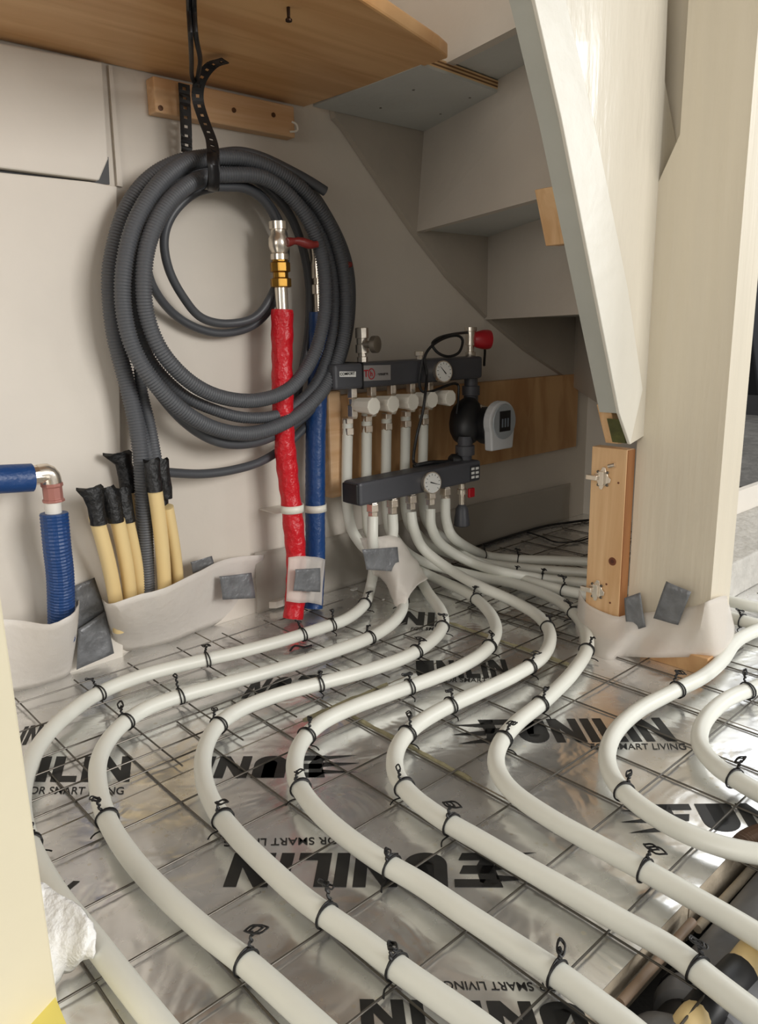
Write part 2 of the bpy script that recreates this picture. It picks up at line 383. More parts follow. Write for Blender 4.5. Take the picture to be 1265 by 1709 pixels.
tag(bpy.data.objects['copper_tube'], 'thin brown tube with an open end beside the edge of the foil board', 'tube')
bpy.data.objects['copper_tube'].location.y -= .006
o = MB().tube([(.545, .2225, -.022), (.62, .2225, -.024), (.80, .2225, -.026)], .004, 14).build('copper_tube', EDGEF, None, smooth=True); tag(o, 'pale brown tube continuing along the foil board edge to the right', 'tube')
MB().tube([onZ(1112, 1530, -.001), onZ(1090, 1560, -.001), onZ(1070, 1580, -.003), onZ(1030, 1620, -.004)], .006, 12)
yb = MB().tube(spline([onZ(1120, 1760, -.02), onZ(1150, 1712, -.006), onZ(1172, 1688, -.014)], .006), .011, 14).build('yellow_conduit', YEL, smooth=True); tag(yb, 'short pale yellow conduit end in the floor gap at the bottom edge', 'conduit', )
yb = MB().tube(spline([onZ(1222, 1640, -.006), onZ(1262, 1588, -.004), onZ(1330, 1520, -.006)], .006), .012, 16).build('yellow_conduit', YEL, smooth=True); tag(yb, 'pale yellow conduit beside the drain pipe at the right edge', 'conduit')
rb = MB().tube(spline([onZ(1165, 1700, -.012), onZ(1195, 1665, -.006), onZ(1235, 1622, -.006)], .006), .0135, 16).build('rubber_sleeve', BLACK, smooth=True); tag(rb, 'black rubber sleeve joining the yellow conduits in the floor gap', 'sleeve')
L = resample(spline([onZ(1232, 1420, .0), onZ(1252, 1402, .004), onZ(1290, 1392, -.002), onZ(1340, 1400, -.02)], .002), .0013)
cb = MB().tube(L, [.0105 if i % 2 else .009 for i in range(len(L))], 16).build('corrugated_conduit', mat('brown_corrugated', (96, 74, 58), .5), smooth=False); tag(cb, 'brown corrugated conduit end at the right edge beside the foil board', 'conduit')

# ------------------------------------------------------------------ white floor heating pipes
PR = .0093; PZ = .0165
pipes = []
def zpts(L, z=PZ): return [onZ(q[0], q[1], q[2] if len(q) > 2 else z) for q in L]
def pipe(name, label, pts, r=PR, m=PEX, cat='heating pipe'):
    L = spline(pts, .006)
    o = MB().tube(L, r, 18).build('heating_pipe', m, smooth=True); tag(o, label, cat, 'white heating pipes on the floor'); pipes.append((name, L)); return L
YB = 1.000      # plane of the risers hanging from the upper bar
YF = .937       # plane of the risers hanging from the lower bar
pA = [onY(622, 862, YF), onY(622, 905, YF-.004), onY(624, 945, .953)] + zpts([(617, 985), (607, 1010), (578, 1033), (540, 1047), (475, 1068), (400, 1088), (330, 1104), (240, 1127), (165, 1157), (108, 1197), (68, 1240), (44, 1290), (36, 1340), (43, 1390), (64, 1440), (100, 1500), (150, 1562), (204, 1632), (265, 1709), (330, 1790)])
pB = [onY(655, 858, YF), onY(655, 895, YF-.003), onY(640, 935, .945)] + zpts([(655, 965), (672, 1000), (664, 1030), (625, 1060), (560, 1086), (460, 1118), (380, 1140), (300, 1162), (240, 1185), (195, 1218), (167, 1262), (164, 1312), (181, 1372), (222, 1436), (280, 1498), (345, 1556), (420, 1615), (520, 1705), (600, 1780)])
pC = [onY(580, 700, YB), onY(580, 850, YB), onY(600, 905, YB-.01), onY(640, 935, .96)] + zpts([(690, 955), (715, 990), (738, 1025), (733, 1056), (690, 1090), (620, 1117), (540, 1139), (460, 1161), (398, 1186), (360, 1215), (341, 1255), (340, 1298), (357, 1345), (395, 1395), (450, 1450), (510, 1503), (590, 1560), (670, 1620), (745, 1673), (800, 1712), (900, 1790)])
pD = [onY(612, 690, YB), onY(612, 850, YB), onY(622, 900, YB-.01), onY(665, 935, .96)] + zpts([(720, 962), (780, 990), (815, 1020), (828, 1052), (812, 1084), (770, 1112), (720, 1133), (650, 1158), (590, 1180), (535, 1207), (501, 1243), (492, 1288), (512, 1332), (558, 1380), (625, 1430), (700, 1474), (780, 1528), (860, 1580), (940, 1633), (1000, 1678), (1045, 1712), (1150, 1800)])
pE = [onY(686, 855, YF), onY(690, 880, YF-.006), onY(706, 915, .93)] + zpts([(750, 950, .045), (800, 978, .036), (860, 1005, .022), (900, 1030), (918, 1060), (906, 1095), (862, 1125), (800, 1155), (740, 1183), (692, 1213), (664, 1247), (660, 1287), (684, 1325), (735, 1365), (800, 1403), (870, 1444), (950, 1489), (1040, 1540), (1120, 1585), (1190, 1640), (1265, 1698), (1360, 1770)])
pF = [onY(645, 690, YB), onY(645, 850, YB), onY(660, 900, YB-.01), onY(700, 935, .96)] + zpts([(780, 958), (850, 972), (905, 990), (945, 1012), (972, 1042), (980, 1080), (956, 1122), (910, 1168), (862, 1207), (834, 1243), (829, 1280), (854, 1320), (915, 1364), (1000, 1412), (1085, 1458), (1165, 1503), (1265, 1562), (1380, 1640)])
pG = zpts([(1290, 1040), (1232, 1068), (1205, 1102), (1172, 1130), (1120, 1156), (1065, 1186), (1027, 1222), (1013, 1262), (1025, 1302), (1062, 1340), (1120, 1378), (1190, 1408), (1265, 1425), (1400, 1440)])
pH = zpts([(1340, 1120), (1265, 1146), (1212, 1168), (1176, 1203), (1168, 1240), (1192, 1275), (1235, 1305), (1300, 1340), (1400, 1380)])
pI = [onY(743, 832, YF), onY(745, 870, YF-.006), onY(760, 900, .92)] + zpts([(808, 926), (860, 933), (920, 935), (985, 938), (1060, 945)])
pJ = [onY(677, 690, YB), onY(677, 850, YB), onY(700, 895, YB-.01), onY(735, 918, .96)] + zpts([(800, 938), (870, 948), (930, 953), (1000, 958), (1060, 966)])
pK = [onY(718, 850, YF), onY(720, 880, YF-.006), onY(738, 910, .93)] + zpts([(785, 938, .036), (840, 955, .03), (900, 965), (985, 974), (1060, 985)])
pL = [onY(707, 690, YB), onY(707, 850, YB), onY(735, 895, YB-.01), onY(770, 925, .94)] + zpts([(830, 952), (890, 972), (940, 985), (1000, 997), (1060, 1010)])
A = pipe('first', 'outermost white heating pipe, the leftmost loop on the foil floor', pA)
B = pipe('second', 'second white heating pipe from the left on the foil floor', pB)
C = pipe('third', 'third white heating pipe from the left, crossing the large upside-down print', pC)
D = pipe('fourth', 'fourth white heating pipe from the left on the foil floor', pD)
E_ = pipe('fifth', 'fifth white heating pipe from the left, bending left of the upright print', pE)
F = pipe('sixth', 'sixth white heating pipe, emerging from the film at the pine post foot', pF)
G = pipe('seventh', 'white heating pipe bending through the upright print in front of the column', pG)
Hh = pipe('eighth', 'short white heating pipe bend at the right edge of the floor', pH)
I = pipe('rearmost', 'rearmost white heating pipe running under the stairs from the last lower outlet', pI)
J = pipe('second rear', 'second rearmost white heating pipe running behind the pine post', pJ)
K = pipe('third rear', 'third rearmost white heating pipe running behind the pine post', pK)
Lp = pipe('fourth rear', 'fourth rearmost white heating pipe, nearest of those going behind the hinge', pL)
pipe('right far', 'white heating pipe piece right of the column, farther of two', zpts([(1200, 998), (1235, 1008), (1265, 1014), (1330, 1024)], .018))
pipe('right near', 'white heating pipe piece right of the column, nearer of two', zpts([(1180, 1018), (1225, 1032), (1265, 1043), (1330, 1060)], .018))

# ------------------------------------------------------------------ black wire ties
def tie(px, py, name, label, big=1.):
    P0 = onZ(px, py, PZ); L = dict(pipes)[name]
    i = min(range(len(L)), key=lambda k: (L[k]-P0).length_squared); c = L[i]; t = (L[min(i+2, len(L)-1)]-L[max(i-2, 0)]); t.z *= .3; t.normalize()
    side = Vector((-t.y, t.x, 0)).normalized(); up = Vector((0, 0, 1)); b = MB(); r = .0009
    for sgn in (-1, 1):
        sh = t*sgn*.0011
        ring = [c+sh+(PR+.0013)*(math.cos(a)*side)+(max(math.sin(a)*(PR+.0013), -.0125) if True else 0)*up+t*math.sin(a*1.0+sgn)*.0015 for a in [2*math.pi*k/20 for k in range(20)]]
        b.tube(ring, r, 6, closed=True)
    s = random.choice((-1, 1)); base = c+side*s*(PR*.5)+up*(PR+.0005)
    d = (side*random.uniform(-1, 1)+t*random.uniform(-1, 1)); d.normalize(); e2 = d.cross(up)
    st = random.uniform(.008, .015)*big
    tw = [base+up*h*st+d*.003*h+.0009*(math.cos(h*16)*d+math.sin(h*16)*e2) for h in [k/14 for k in range(15)]]
    b.tube(tw, .0013, 6)
    top = tw[-1]; rr = random.uniform(.0045, .0075)*big; tilt = random.uniform(-.5, .9)
    for q in range(random.choice((1, 2, 2))):
        rr2 = rr*random.uniform(.8, 1.15); c2 = top+d*rr*random.uniform(-.2, .9)
        loop = [c2+rr2*math.cos(a)*d+rr2*.45*math.sin(a)*e2+up*(tilt*.5*rr2*math.cos(a)+.001*q+.0008*math.sin(3*a)) for a in [2*math.pi*k/16 for k in range(16)]]
        b.tube(loop, .0008, 5, closed=True)
    tail = spline([c-up*(PR+.001)+side*s*.003, c-up*.0115+side*s*.012, c-up*.0125+side*s*.017+t*.004], .003)
    b.tube(tail, .0008, 5)
    o = b.build('wire_tie', TIE, smooth=True); tag(o, label, 'wire tie', 'black wire ties around the heating pipes')
ORD = ['nearest the camera', 'second from the camera', 'third from the camera', 'fourth from the camera', 'fifth from the camera', 'sixth from the camera', 'seventh from the camera', 'eighth from the camera']
TIES = {
 'first': ('outermost left white pipe', [(48, 1412), (162, 1156), (340, 1098), (503, 1060), (552, 1044), (608, 1008)]),
 'second': ('second white pipe from the left', [(410, 1600), (172, 1368), (206, 1206), (297, 1162), (620, 1064), (674, 1002)]),
 'third': ('third white pipe from the left', [(545, 1528), (372, 1366), (366, 1208), (535, 1141), (690, 1088), (741, 1046)]),
 'fourth': ('fourth white pipe from the left', [(665, 1610), (928, 1618), (655, 1450), (495, 1318), (510, 1226), (680, 1147), (811, 1078), (788, 1000)]),
 'fifth': ('fifth white pipe from the left', [(1165, 1618), (750, 1378), (672, 1312), (676, 1226), (754, 1178), (886, 1112), (914, 1046)]),
 'sixth': ('sixth white pipe by the pine post', [(1072, 1452), (840, 1232), (902, 1178), (978, 1086), (962, 1022)]),
 'seventh': ('white pipe before the column', [(1040, 1318), (1128, 1150)]),
 'eighth': ('short white pipe bend, right edge', [(1222, 1298), (1248, 1152)]),
 'rearmost': ('rearmost white pipe under the stairs', [(866, 934), (812, 928)]),
 'third rear': ('third rearmost white pipe under the stairs', [(905, 966),]),
 'fourth rear': ('fourth rearmost white pipe', [(940, 986), (858, 962)]),
 'right near': ('nearer pipe piece right of the column', [(1240, 1036)]),
}
TIES['fourth'][1].pop(0)
for nm, (ds, L) in TIES.items():
    L = sorted(L, key=lambda q: -q[1])
    for k, (x, y) in enumerate(L): tie(x, y, nm, ('black wire tie on the %s' % ds) + (', '+ORD[k] if len(L) > 1 else ''), 1. if y > 1100 else .9)
tie(665, 1605, 'third', 'black wire tie with a tall stalk on the third white pipe, at the bottom centre')
# loose black wire offcut on the foil
o = MB().tube(spline([onZ(484, 1086, .002), onZ(492, 1078, .004), onZ(508, 1080, .002), onZ(520, 1077, .002)], .002), .0016, 6).build('wire_offcut', TIE, smooth=True); tag(o, 'loose black wire offcut lying on the foil between the first two pipes', 'wire')
for k, (x, y) in enumerate([(1232, 1050), (1222, 1048)]):
    pass

# ------------------------------------------------------------------ shelf, cleat
zS = onY(500, 178, WY).z
o = MB().prism([(-.3, WY-.001, zS), (.812, WY-.001, zS), onZ(748, 98, zS), onZ(748, 98, zS)+Vector((-.03, -.012, 0)), onZ(600, -2, zS), onZ(430, -110, zS), (-.3, .52, zS)], (0, 0, .019)).build('wooden_shelf', WSHELF, bevel=.003)
tag(o, 'brown varnished wooden shelf board across the top left of the wall', 'shelf')
nl = MB(); nl.lathe(onZ(481, 12, zS), (0, 0, -1), [(0, .002), (.01, .0018), (.012, .0038), (.014, .0036)], 12); nl.build('screw', mat('dark_screw', (60, 44, 34), .4, .8), o, smooth=True)
cl = empty('wooden_cleat', onY(376, 200, WY-.02), 'short light pine cleat screwed to the wall under the wooden shelf', 'cleat')
yC = WY-.022
a_, b_ = onY(260, 187, yC), onY(493, 229, yC); zt = onY(260, 127, yC).z
MB().box((a_.x, yC, a_.z), (b_.x, WY, min(zt, zS-.001))).build('batten', WCLEAT, cl, bevel=.002)
for q in [(268, 184), (390, 184), (456, 192)]:
    c = onY(q[0], q[1], yC); c.z = max(c.z, a_.z+.006); MB().lathe(c, (0, -1, 0), [(-.002, .0035), (.0012, .0035), (.0014, .002)], 12).build('screw', mat('rusty_screw', (96, 66, 44), .5, .5), cl, smooth=True)
o = MB().tube(spline([onY(487, 203, yC-.002), onY(495, 208, yC-.006), onY(496, 218, yC-.006), onY(484, 220, yC-.003)], .002), .0016, 6).build('hook', WPL, smooth=True); tag(o, 'small white wire hook at the right end of the pine cleat', 'hook')

# ------------------------------------------------------------------ staircase (underside of winder steps)
st = empty('staircase', (1.15, .8, 0), 'white painted wooden winder staircase seen from underneath', 'staircase')
z2 = onY(694, 385, WY).z; z3 = onY(815, 530, WY).z; z4 = z3-(z2-z3); z1 = zS+.017
R = [((.934, WY), (.837, .565)), ((1.068, WY), (.913, .565)), ((1.272, WY), (1.004, .565)), ((1.600, WY), (1.048, .585)), ((1.66, .80), (1.08, .58))]
def v3(p, z): return Vector((p[0], p[1], z))
def ext(a, b, d):   # push line a-b sideways (uphill, -x)
    return None
zs = [z1, z2, z3, z4]
# treads: from riser k (uphill edge) to riser k+1 plus nosing
for k in range(4):
    a, b = R[k]; c, d = R[k+1] if k < 4 else R[4]
    nose = .012
    MB().prism([v3((a[0], a[1]-.001), zs[k]), v3(b, zs[k]), v3((d[0]+nose, d[1]), zs[k]), v3((c[0]+nose*1.3, c[1]-.001), zs[k])], (0, 0, .022)).build('tread', GREYP if k != 3 else STAIR, st)
# risers: behind riser k from tread k up to tread k-1
zz = [z1, z2, z3, z4, z4-(z2-z3)]
for k in range(4):
    a, b = R[k]; z0 = zz[k]-.004; zt_ = (zz[k-1] if k > 0 else z1+.165)
    dv = (Vector((a[0], a[1]))-Vector((b[0], b[1]))).normalized(); n = Vector((-dv.y, dv.x, 0))*.016
    MB().prism([v3((a[0], a[1]-.009), z0), v3(b, z0), v3(b, zt_)+Vector((.012*(k == 1), 0, 0)), v3((a[0], a[1]-.009), zt_)+Vector((.022*(k == 1), 0, 0))], n).build('riser', STAIR, st)
MB().prism([(1.655, .71, .045), (1.09, .53, .045), (1.09, .53, .47), (1.655, .71, .47)], (-.006, .018, 0)).build('unseen_light_blocker', STAIR, st)  # added board hidden behind the column, keeps light out of the stair recess
# wall string: sloping board against the wall with a zig-zag run of exposed face
W0 = WY-.014
bott = [onY(560, 196, W0), onY(575, 212, W0), onY(640, 310, W0), onY(690, 384, W0), onY(750, 462, W0), onY(815, 530, W0), onY(880, 585, W0), onY(950, 632, W0), onY(1010, 668, W0)]
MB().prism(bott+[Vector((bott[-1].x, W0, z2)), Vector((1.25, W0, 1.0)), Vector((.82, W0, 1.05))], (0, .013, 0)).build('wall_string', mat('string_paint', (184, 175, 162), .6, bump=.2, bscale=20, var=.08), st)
# near string, beside the column
SY = .528
near = [onY(893, 0, SY), onY(938, 200, SY), onY(985, 440, SY), onY(1034, 690, SY), onY(1052, 742, SY), onY(1120, 700, SY), onY(1122, 450, SY), onY(1132, 255, SY), onY(1110, 135, SY), onY(1115, 0, SY), onY(1118, -120, SY), onY(862, -120, SY)]
MB().prism(near, (0, .004, 0)).build('near_string', GLOSS, st, bevel=.001)
strip = [onY(893, 0, SY-.005), onY(938, 200, SY-.005), onY(985, 440, SY-.005), onY(1034, 690, SY-.005), onY(1052, 742, SY-.005), onY(1073, 650, SY-.005), onY(1048, 480, SY-.005), onY(1000, 240, SY-.005), onY(968, 100, SY-.005), onY(945, 0, SY-.005), onY(916, -120, SY-.005), onY(862, -120, SY-.005)]
MB().prism(strip, (0, .0048, 0)).build('string_trim', mat('trim_paint', (226, 222, 210), .4, bump=.2, bscale=30, var=.04), st, bevel=.001)
bk = [onY(893, 0, SY+.004), onY(938, 200, SY+.004), onY(985, 440, SY+.004), onY(1034, 690, SY+.004)]
tk = .030
b = MB(); rows = []
ext0 = onY(862, -120, SY+.004)
lower = [ext0]+bk
up_ = [p+Vector((.10, 0, .0)) for p in lower]
b.prism(lower+up_[::-1], (0, tk, 0)); b.build('string_core', mat('string_edge_paint', (190, 192, 184), .6, bump=.2, bscale=25, var=.06), st)
MB().box((.90, .590, .60), (1.1, .600, 1.15)).build('string_backing', STAIR, st)
# plywood tread patch
pt = zS-.001
pl = empty('plywood_panel', (.9, .92, zS-.001), 'white painted plywood panel with a bare layered edge under the top stair tread', 'plywood panel')
q = [(.818, WY-.016, pt), (.814, .793, pt), (1.010, .806, pt), (1.112, WY-.016, pt)]
b = MB().prism(q, (0, 0, .004)); b.build('painted_face', GREYP, pl)
plyc = [(224, 190, 140), (120, 84, 54), (214, 180, 132), (130, 92, 60), (220, 186, 138)]
for i, c in enumerate(plyc):
    MB().prism([Vector(v)+Vector((0, 0, .004+i*.0024)) for v in q], (0, 0, .0024)).build('ply_layer', mat('ply%d' % (i % 2) + str(i), c, .7), pl)
for sx, sy in [(690, 150), (635, 180), (735, 190), (784, 163)]:
    c = onZ(sx, sy, pt); MB().lathe(c, (0, 0, -1), [(-.001, .002), (.0008, .002)], 10).build('screw', mat('screw_head', (120, 116, 108), .4, .6), pl, smooth=True)
# small pine blocks on the stairs
def wedge(pts, off, label):
    o = MB().prism(pts, off).build('wood_block', WPINE, bevel=.001); tag(o, label, 'wood block'); return o
by = .60
wedge([onY(925, 311, by), onY(945, 307, by), onY(966, 407, by), onY(943, 407, by)], (.0, .03, 0), 'small pine block beside the near stair string, at mid height of the stairs')
by = .548
wedge([onY(1017, 676, by), onY(1028, 674, by), onY(1052, 738, by), onY(1032, 741, by)], (.0, .02, 0), 'small slanted pine strip above the pine post')
o = MB().prism([onY(1035, 700, SY+.006), onY(1051, 702, SY+.006), onY(1058, 738, SY+.006), onY(1044, 740, SY+.006)], (0, .02, 0)).build('wood_offcut', WMOSS); tag(o, 'dark mossy wood end just above the pine post', 'wood block')

# ------------------------------------------------------------------ column, base, pine post
co = empty('column', (.98, .47, 0), 'tall cream painted square column standing on a wooden base block', 'column')
b = MB(); b.box((.974, .418, .022), (1.034, .503, 1.5))
b.prism([(.974, .503, .022), (.974, .537, .022), (.974, .537, .62), (.974, .503, .69)], (.06, 0, 0)); b.box((1.016, .503, .62), (1.034, .60, 1.5))  # last box is added to close the recess and keep it dark
b.build('shaft', COLP, co)
MB().box((.958, .408, .0), (1.012, .505, .026)).build('base_block', WPLY, co, bevel=.001)
post = empty('pine_post', (.97, .565, 0), 'short bare pine post with two hinges beside the cream column', 'post')
PX = .955
A0, A1 = onX(990, 745, PX), onX(1040, 756, PX)
py1, py0 = onX(975, 1010, PX).y, onX(1030, 1028, PX).y
yy0, yy1 = (A1.y+py0)/2-.004, (A0.y+py1)/2
b = MB(); b.use(WPINE).box((PX, yy0, .012), (PX+.02, yy1, A0.z)); 
b.build('post_board', WPINE, post, bevel=.001)
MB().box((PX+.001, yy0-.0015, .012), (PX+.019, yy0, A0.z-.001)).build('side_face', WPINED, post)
kx = onX(1022, 937, PX); MB().lathe(kx, (-1, 0, 0), [(-.002, .0065), (.0005, .006)], 18).build('knot', WKNOT, post, smooth=True)
kx2 = onX(1022, 937, PX); MB().lathe(kx2, (-1, 0, 0), [(.0004, .003), (.0009, .0028)], 14).build('knot', mat('knot_core', (84, 42, 26), .5), post)
def hinge(px, py):
    c = onX(px, py, PX-.001); h = MB()
    pl_ = []
    for k in range(20):
        a = 2*math.pi*k/20; rr = .0115*(1.15 if k % 5 in (0, 1) else .82); pl_.append(c+Vector((0, rr*math.cos(a), rr*1.25*math.sin(a))))
    h.prism(pl_, (-.0018, 0, 0)); h.box(c+Vector((-.006, -.004, -.010)), c+Vector((-.0018, .004, .010)))
    ho = h.build('hinge', CHROME, post, bevel=.0004)
    h2 = MB().box(c+Vector((-.010, .004, -.003)), c+Vector((-.004, .022, .004))); h2.build('hinge_arm', CHROME, ho, bevel=.0008)
    for dy, dz in ((-.008, .009), (-.008, -.009), (.007, .009), (.006, -.01)):
        MB().lathe(c+Vector((-.0018, dy, dz)), (-1, 0, 0), [(0, .0022), (.0012, .0018)], 10).build('screw', STEEL, ho, smooth=True)
hinge(1006, 798); hinge(996, 985)
for q_ in [(1020, 778), (1032, 806), (1018, 1006), (1012, 975)]:
    MB().lathe(onX(q_[0], q_[1], PX), (-1, 0, 0), [(-.001, .0018), (.0003, .0016)], 10).build('screw_hole', WKNOT, post)
k = onX(1024, 776, PX); MB().tube([k+Vector((-.003, .006, -.002)), k+Vector((-.003, -.004, .001))], .003, 10).build('catch', CHROME, post, smooth=True)

# ------------------------------------------------------------------ plywood backing board behind the manifold
yP = WY-.018
a0, a1 = onY(541, 824, yP), onY(966, 748, yP); zt = onY(940, 626, yP).z
o = MB().box((a0.x, yP, (a0.z+a1.z)/2), (1.585, WY, zt)).build('backing_board', WPLY, bevel=.001); tag(o, 'wide bare plywood backing board fixed to the wall behind the manifold', 'board')
o = MB().box((a0.x-.001, yP-.022, (a0.z+a1.z)/2), (a0.x+.028, yP-.0005, onY(556, 652, yP-.022).z)).build('wood_batten', WCLEAT, bevel=.004); tag(o, 'upright light wooden batten at the left end of the plywood board', 'batten')

# ------------------------------------------------------------------ manifold
mf = empty('heating_manifold', (1.0, .97, .17), 'grey underfloor heating manifold with pump, gauges and white valve caps', 'manifold')
UY0, UY1 = .958, 1.003; LY0, LY1 = .915, .958
ua, ub = onY(558, 603, UY0), onY(806, 599, UY0); ud = onY(700, 640, UY0).z; uz = (ua.z+ub.z)/2
MB().box((ua.x, UY0, ud), (ub.x, UY1, uz)).build('upper_bar', ANTH, mf, bevel=.005)
xc = onY(604, 620, UY0).x
MB().box((xc, UY0-.0015, ud-.0012), (xc+.0022, UY1, uz+.0012)).build('bar_joint', BLACK, mf)
la, lb = onY(600, 806, LY0), onY(803, 768, LY0); lz1 = (la.z+lb.z)/2; lz0 = (onY(600, 844, LY0).z+onY(803, 804, LY0).z)/2
lx1 = lb.x
MB().box((la.x, LY0, lz0), (lx1, LY1, lz1)).build('lower_bar', ANTH, mf, bevel=.005)
MB().box((la.x-.004, LY0+.003, lz0+.003), (la.x+.002, LY1-.003, lz1-.003)).build('end_cap', BLACK, mf, bevel=.002)
# labels on the bars
def plate(cs, y, name, m, th=.0008):
    return MB().prism([onY(x, yy, y) for x, yy in cs], (0, th, 0)).build(name, m, mf)
pp = plate([(607, 610), (652, 609), (652, 634), (607, 636)], UY0-.0010, 'name_plate', mat('plate_grey', (150, 146, 144), .5))
plate([(567, 620), (594, 620), (594, 629), (567, 629)], UY0-.0010, 'small_sticker', WHITE)
plate([(785, 778), (800, 775), (800, 800), (785, 803)], LY0-.0010, 'data_label', mat('label_dark', (50, 50, 54), .5))
for i in range(3):
    for j in range(2):
        x0 = 787+j*7; y0 = 781+i*7-j; plate([(x0, y0), (x0+5, y0-1), (x0+5, y0+3), (x0, y0+4)], LY0-.0014, 'label_field', WHITE, .0003)
def text(body, c, size, y, m, name, par, bold=.02):
    cu = bpy.data.curves.new('t', 'FONT'); cu.body = body; cu.size = 1; cu.offset = bold; cu.align_x = 'CENTER'; cu.align_y = 'CENTER'
    t = bpy.data.objects.new('t', cu); COL.objects.link(t); bpy.context.view_layer.update()
    me = bpy.data.meshes.new_from_object(t.evaluated_get(bpy.context.evaluated_depsgraph_get())); bpy.data.objects.remove(t)
    par_l = Vector((0, 0, 0)); p = par
    while p is not None: par_l += p.location; p = p.parent
    for v in me.vertices: v.co = Vector((c.x+v.co.x*size, y, c.z+v.co.y*size))-par_l
    me.materials.clear(); me.materials.append(m); o = bpy.data.objects.new(name, me); COL.objects.link(o); o.parent = par
text('T', onY(611, 624, UY0-.0016), .016, UY0-.0016, REDP, 'plate_text', mf)
text('h', onY(620, 624, UY0-.0016), .012, UY0-.0016, REDP, 'plate_text', mf)
text('ermoten', onY(639, 624, UY0-.0016), .0068, UY0-.0016, BLACK, 'plate_text', mf, .03)
cc = onY(620, 624, UY0-.0018); MB().tube([cc+Vector((.0068*math.cos(a), 0, .0085*math.sin(a))) for a in [math.pi*2*k/20 for k in range(20)]], .0008, 6, closed=True).build('plate_ring', REDP, mf)
text('COMFORT', onY(580, 624, UY0-.0016), .0065, UY0-.0016, BLACK, 'sticker_text', mf)
def fitting(x, y, z0, z1, r=.0085, name='union_nut'):
    h = z1-z0; b = MB()
    b.lathe((x, y, z0), (0, 0, 1), [(0, r*.8), (h*.08, r), (h*.42, r), (h*.45, r*.72), (h*.62, r*.72), (h*.66, r*.95), (h*.95, r*.95), (h, r*.7)], 6)
    return b.build(name, CHROME, mf, bevel=.0006)
VX = [onY(q, 690, YB).x for q in (580, 612, 645, 677, 707)]
for k, x in enumerate(VX):
    fitting(x, YB-.014, ud-.052, ud+.002, .0098)
    z_ = ud-.028
    MB().lathe((x, YB-.02, z_), (0, -1, 0), [(0, .009), (.008, .0105), (.010, .0125), (.044, .0145), (.048, .0145), (.0485, .0125)], 9).build('valve_cap', WPL, mf, smooth=False, bevel=.0008)
    fitting(x, YB, ud-.082, ud-.050, .0115)
OXs = [onY(q, 850, YF).x for q in (622, 655, 686, 718, 743)]
for x in OXs:
    zb = lz0; b = MB(); b.lathe((x, YF, zb+.004), (0, 0, -1), [(0, .009), (.008, .009), (.009, .011), (.022, .0115), (.023, .009), (.034, .009)], 6); b.build('union_nut', CHROME, mf, bevel=.0006)
# top fittings
def stack(base, prof, m, name, seg=16): return MB().lathe(base, (0, 0, 1), prof, seg).build(name, m, mf, smooth=True)
c = onY(605, 604, .98); stack(c, [(0, .009), (.008, .009), (.009, .007), (.014, .007), (.015, .011), (.028, .011), (.029, .009), (.038, .009), (.039, .011), (.055, .011), (.056, .009)], CHROME, 'drain_valve', 8)
c2 = onY(607, 575, .975); MB().lathe(c2, (.35, -1, 0), [(0, .006), (.015, .006), (.017, .014), (.026, .014), (.027, .012)], 16).build('valve_wheel', mat('dull_nickel', (150, 142, 130), .4, .8), mf, smooth=True)
c = onY(700, 600, .98); stack(c, [(0, .006), (.006, .006), (.007, .009), (.014, .009), (.015, .006)], CHROME, 'plug', 8)
c = onY(785, 600, .98); stack(c, [(0, .008), (.006, .010), (.014, .010), (.015, .007), (.026, .007), (.027, .010), (.052, .010), (.053, .012), (.060, .012)], CHROME, 'top_union', 10)
c2 = c+Vector((.004, -.004, .037)); MB().lathe(c2, (.9, -.45, -.02), [(0, .012), (.006, .015), (.018, .018), (.028, .0185), (.033, .0175), (.034, .012)], 20).build('red_cap', REDP, mf, smooth=True)
# gauges
def gauge(px, py, y, rad, ang):
    c = onY(px, py, y); ax = Vector((-.15, -1, .12)).normalized()
    g = MB().lathe(c-ax*.012, ax, [(0, rad*.6), (.003, rad*.96), (.010, rad), (.012, rad), (.0121, rad*.9)], 32).build('gauge', CHROME, mf, smooth=True)
    MB().lathe(c+ax*.0002, ax, [(0, rad*.9), (.0004, rad*.89)], 32).build('dial', WHITE, g)
    u = Vector((1, 0, 0)); u = (u-ax*u.dot(ax)).normalized(); w_ = Vector((0, 0, 1)); w_ = (w_-ax*w_.dot(ax)).normalized()
    d = MB()
    for k in range(11):
        a = math.radians(-135+27*k); dr_ = math.sin(a)*u+math.cos(a)*w_; tt = math.cos(a)*u-math.sin(a)*w_
        p = c+ax*.0008; d.add([p+dr_*rad*.66-tt*.0005, p+dr_*rad*.66+tt*.0005, p+dr_*rad*.82+tt*.0005, p+dr_*rad*.82-tt*.0005], [(0, 1, 2, 3)])
    d.build('tick_marks', BLACK, g)
    a = math.radians(ang); dr_ = math.sin(a)*u+math.cos(a)*w_; tt = math.cos(a)*u-math.sin(a)*w_; p = c+ax*.0012
    MB().add([p-dr_*rad*.3-tt*.0012, p-dr_*rad*.3+tt*.0012, p+dr_*rad*.65+tt*.0003, p+dr_*rad*.65-tt*.0003], [(0, 1, 2, 3)]).build('needle', BLACK, g)
gauge(741, 620, UY0-.012, .0195, -40); gauge(722, 806, LY0-.012, .0195, 110)
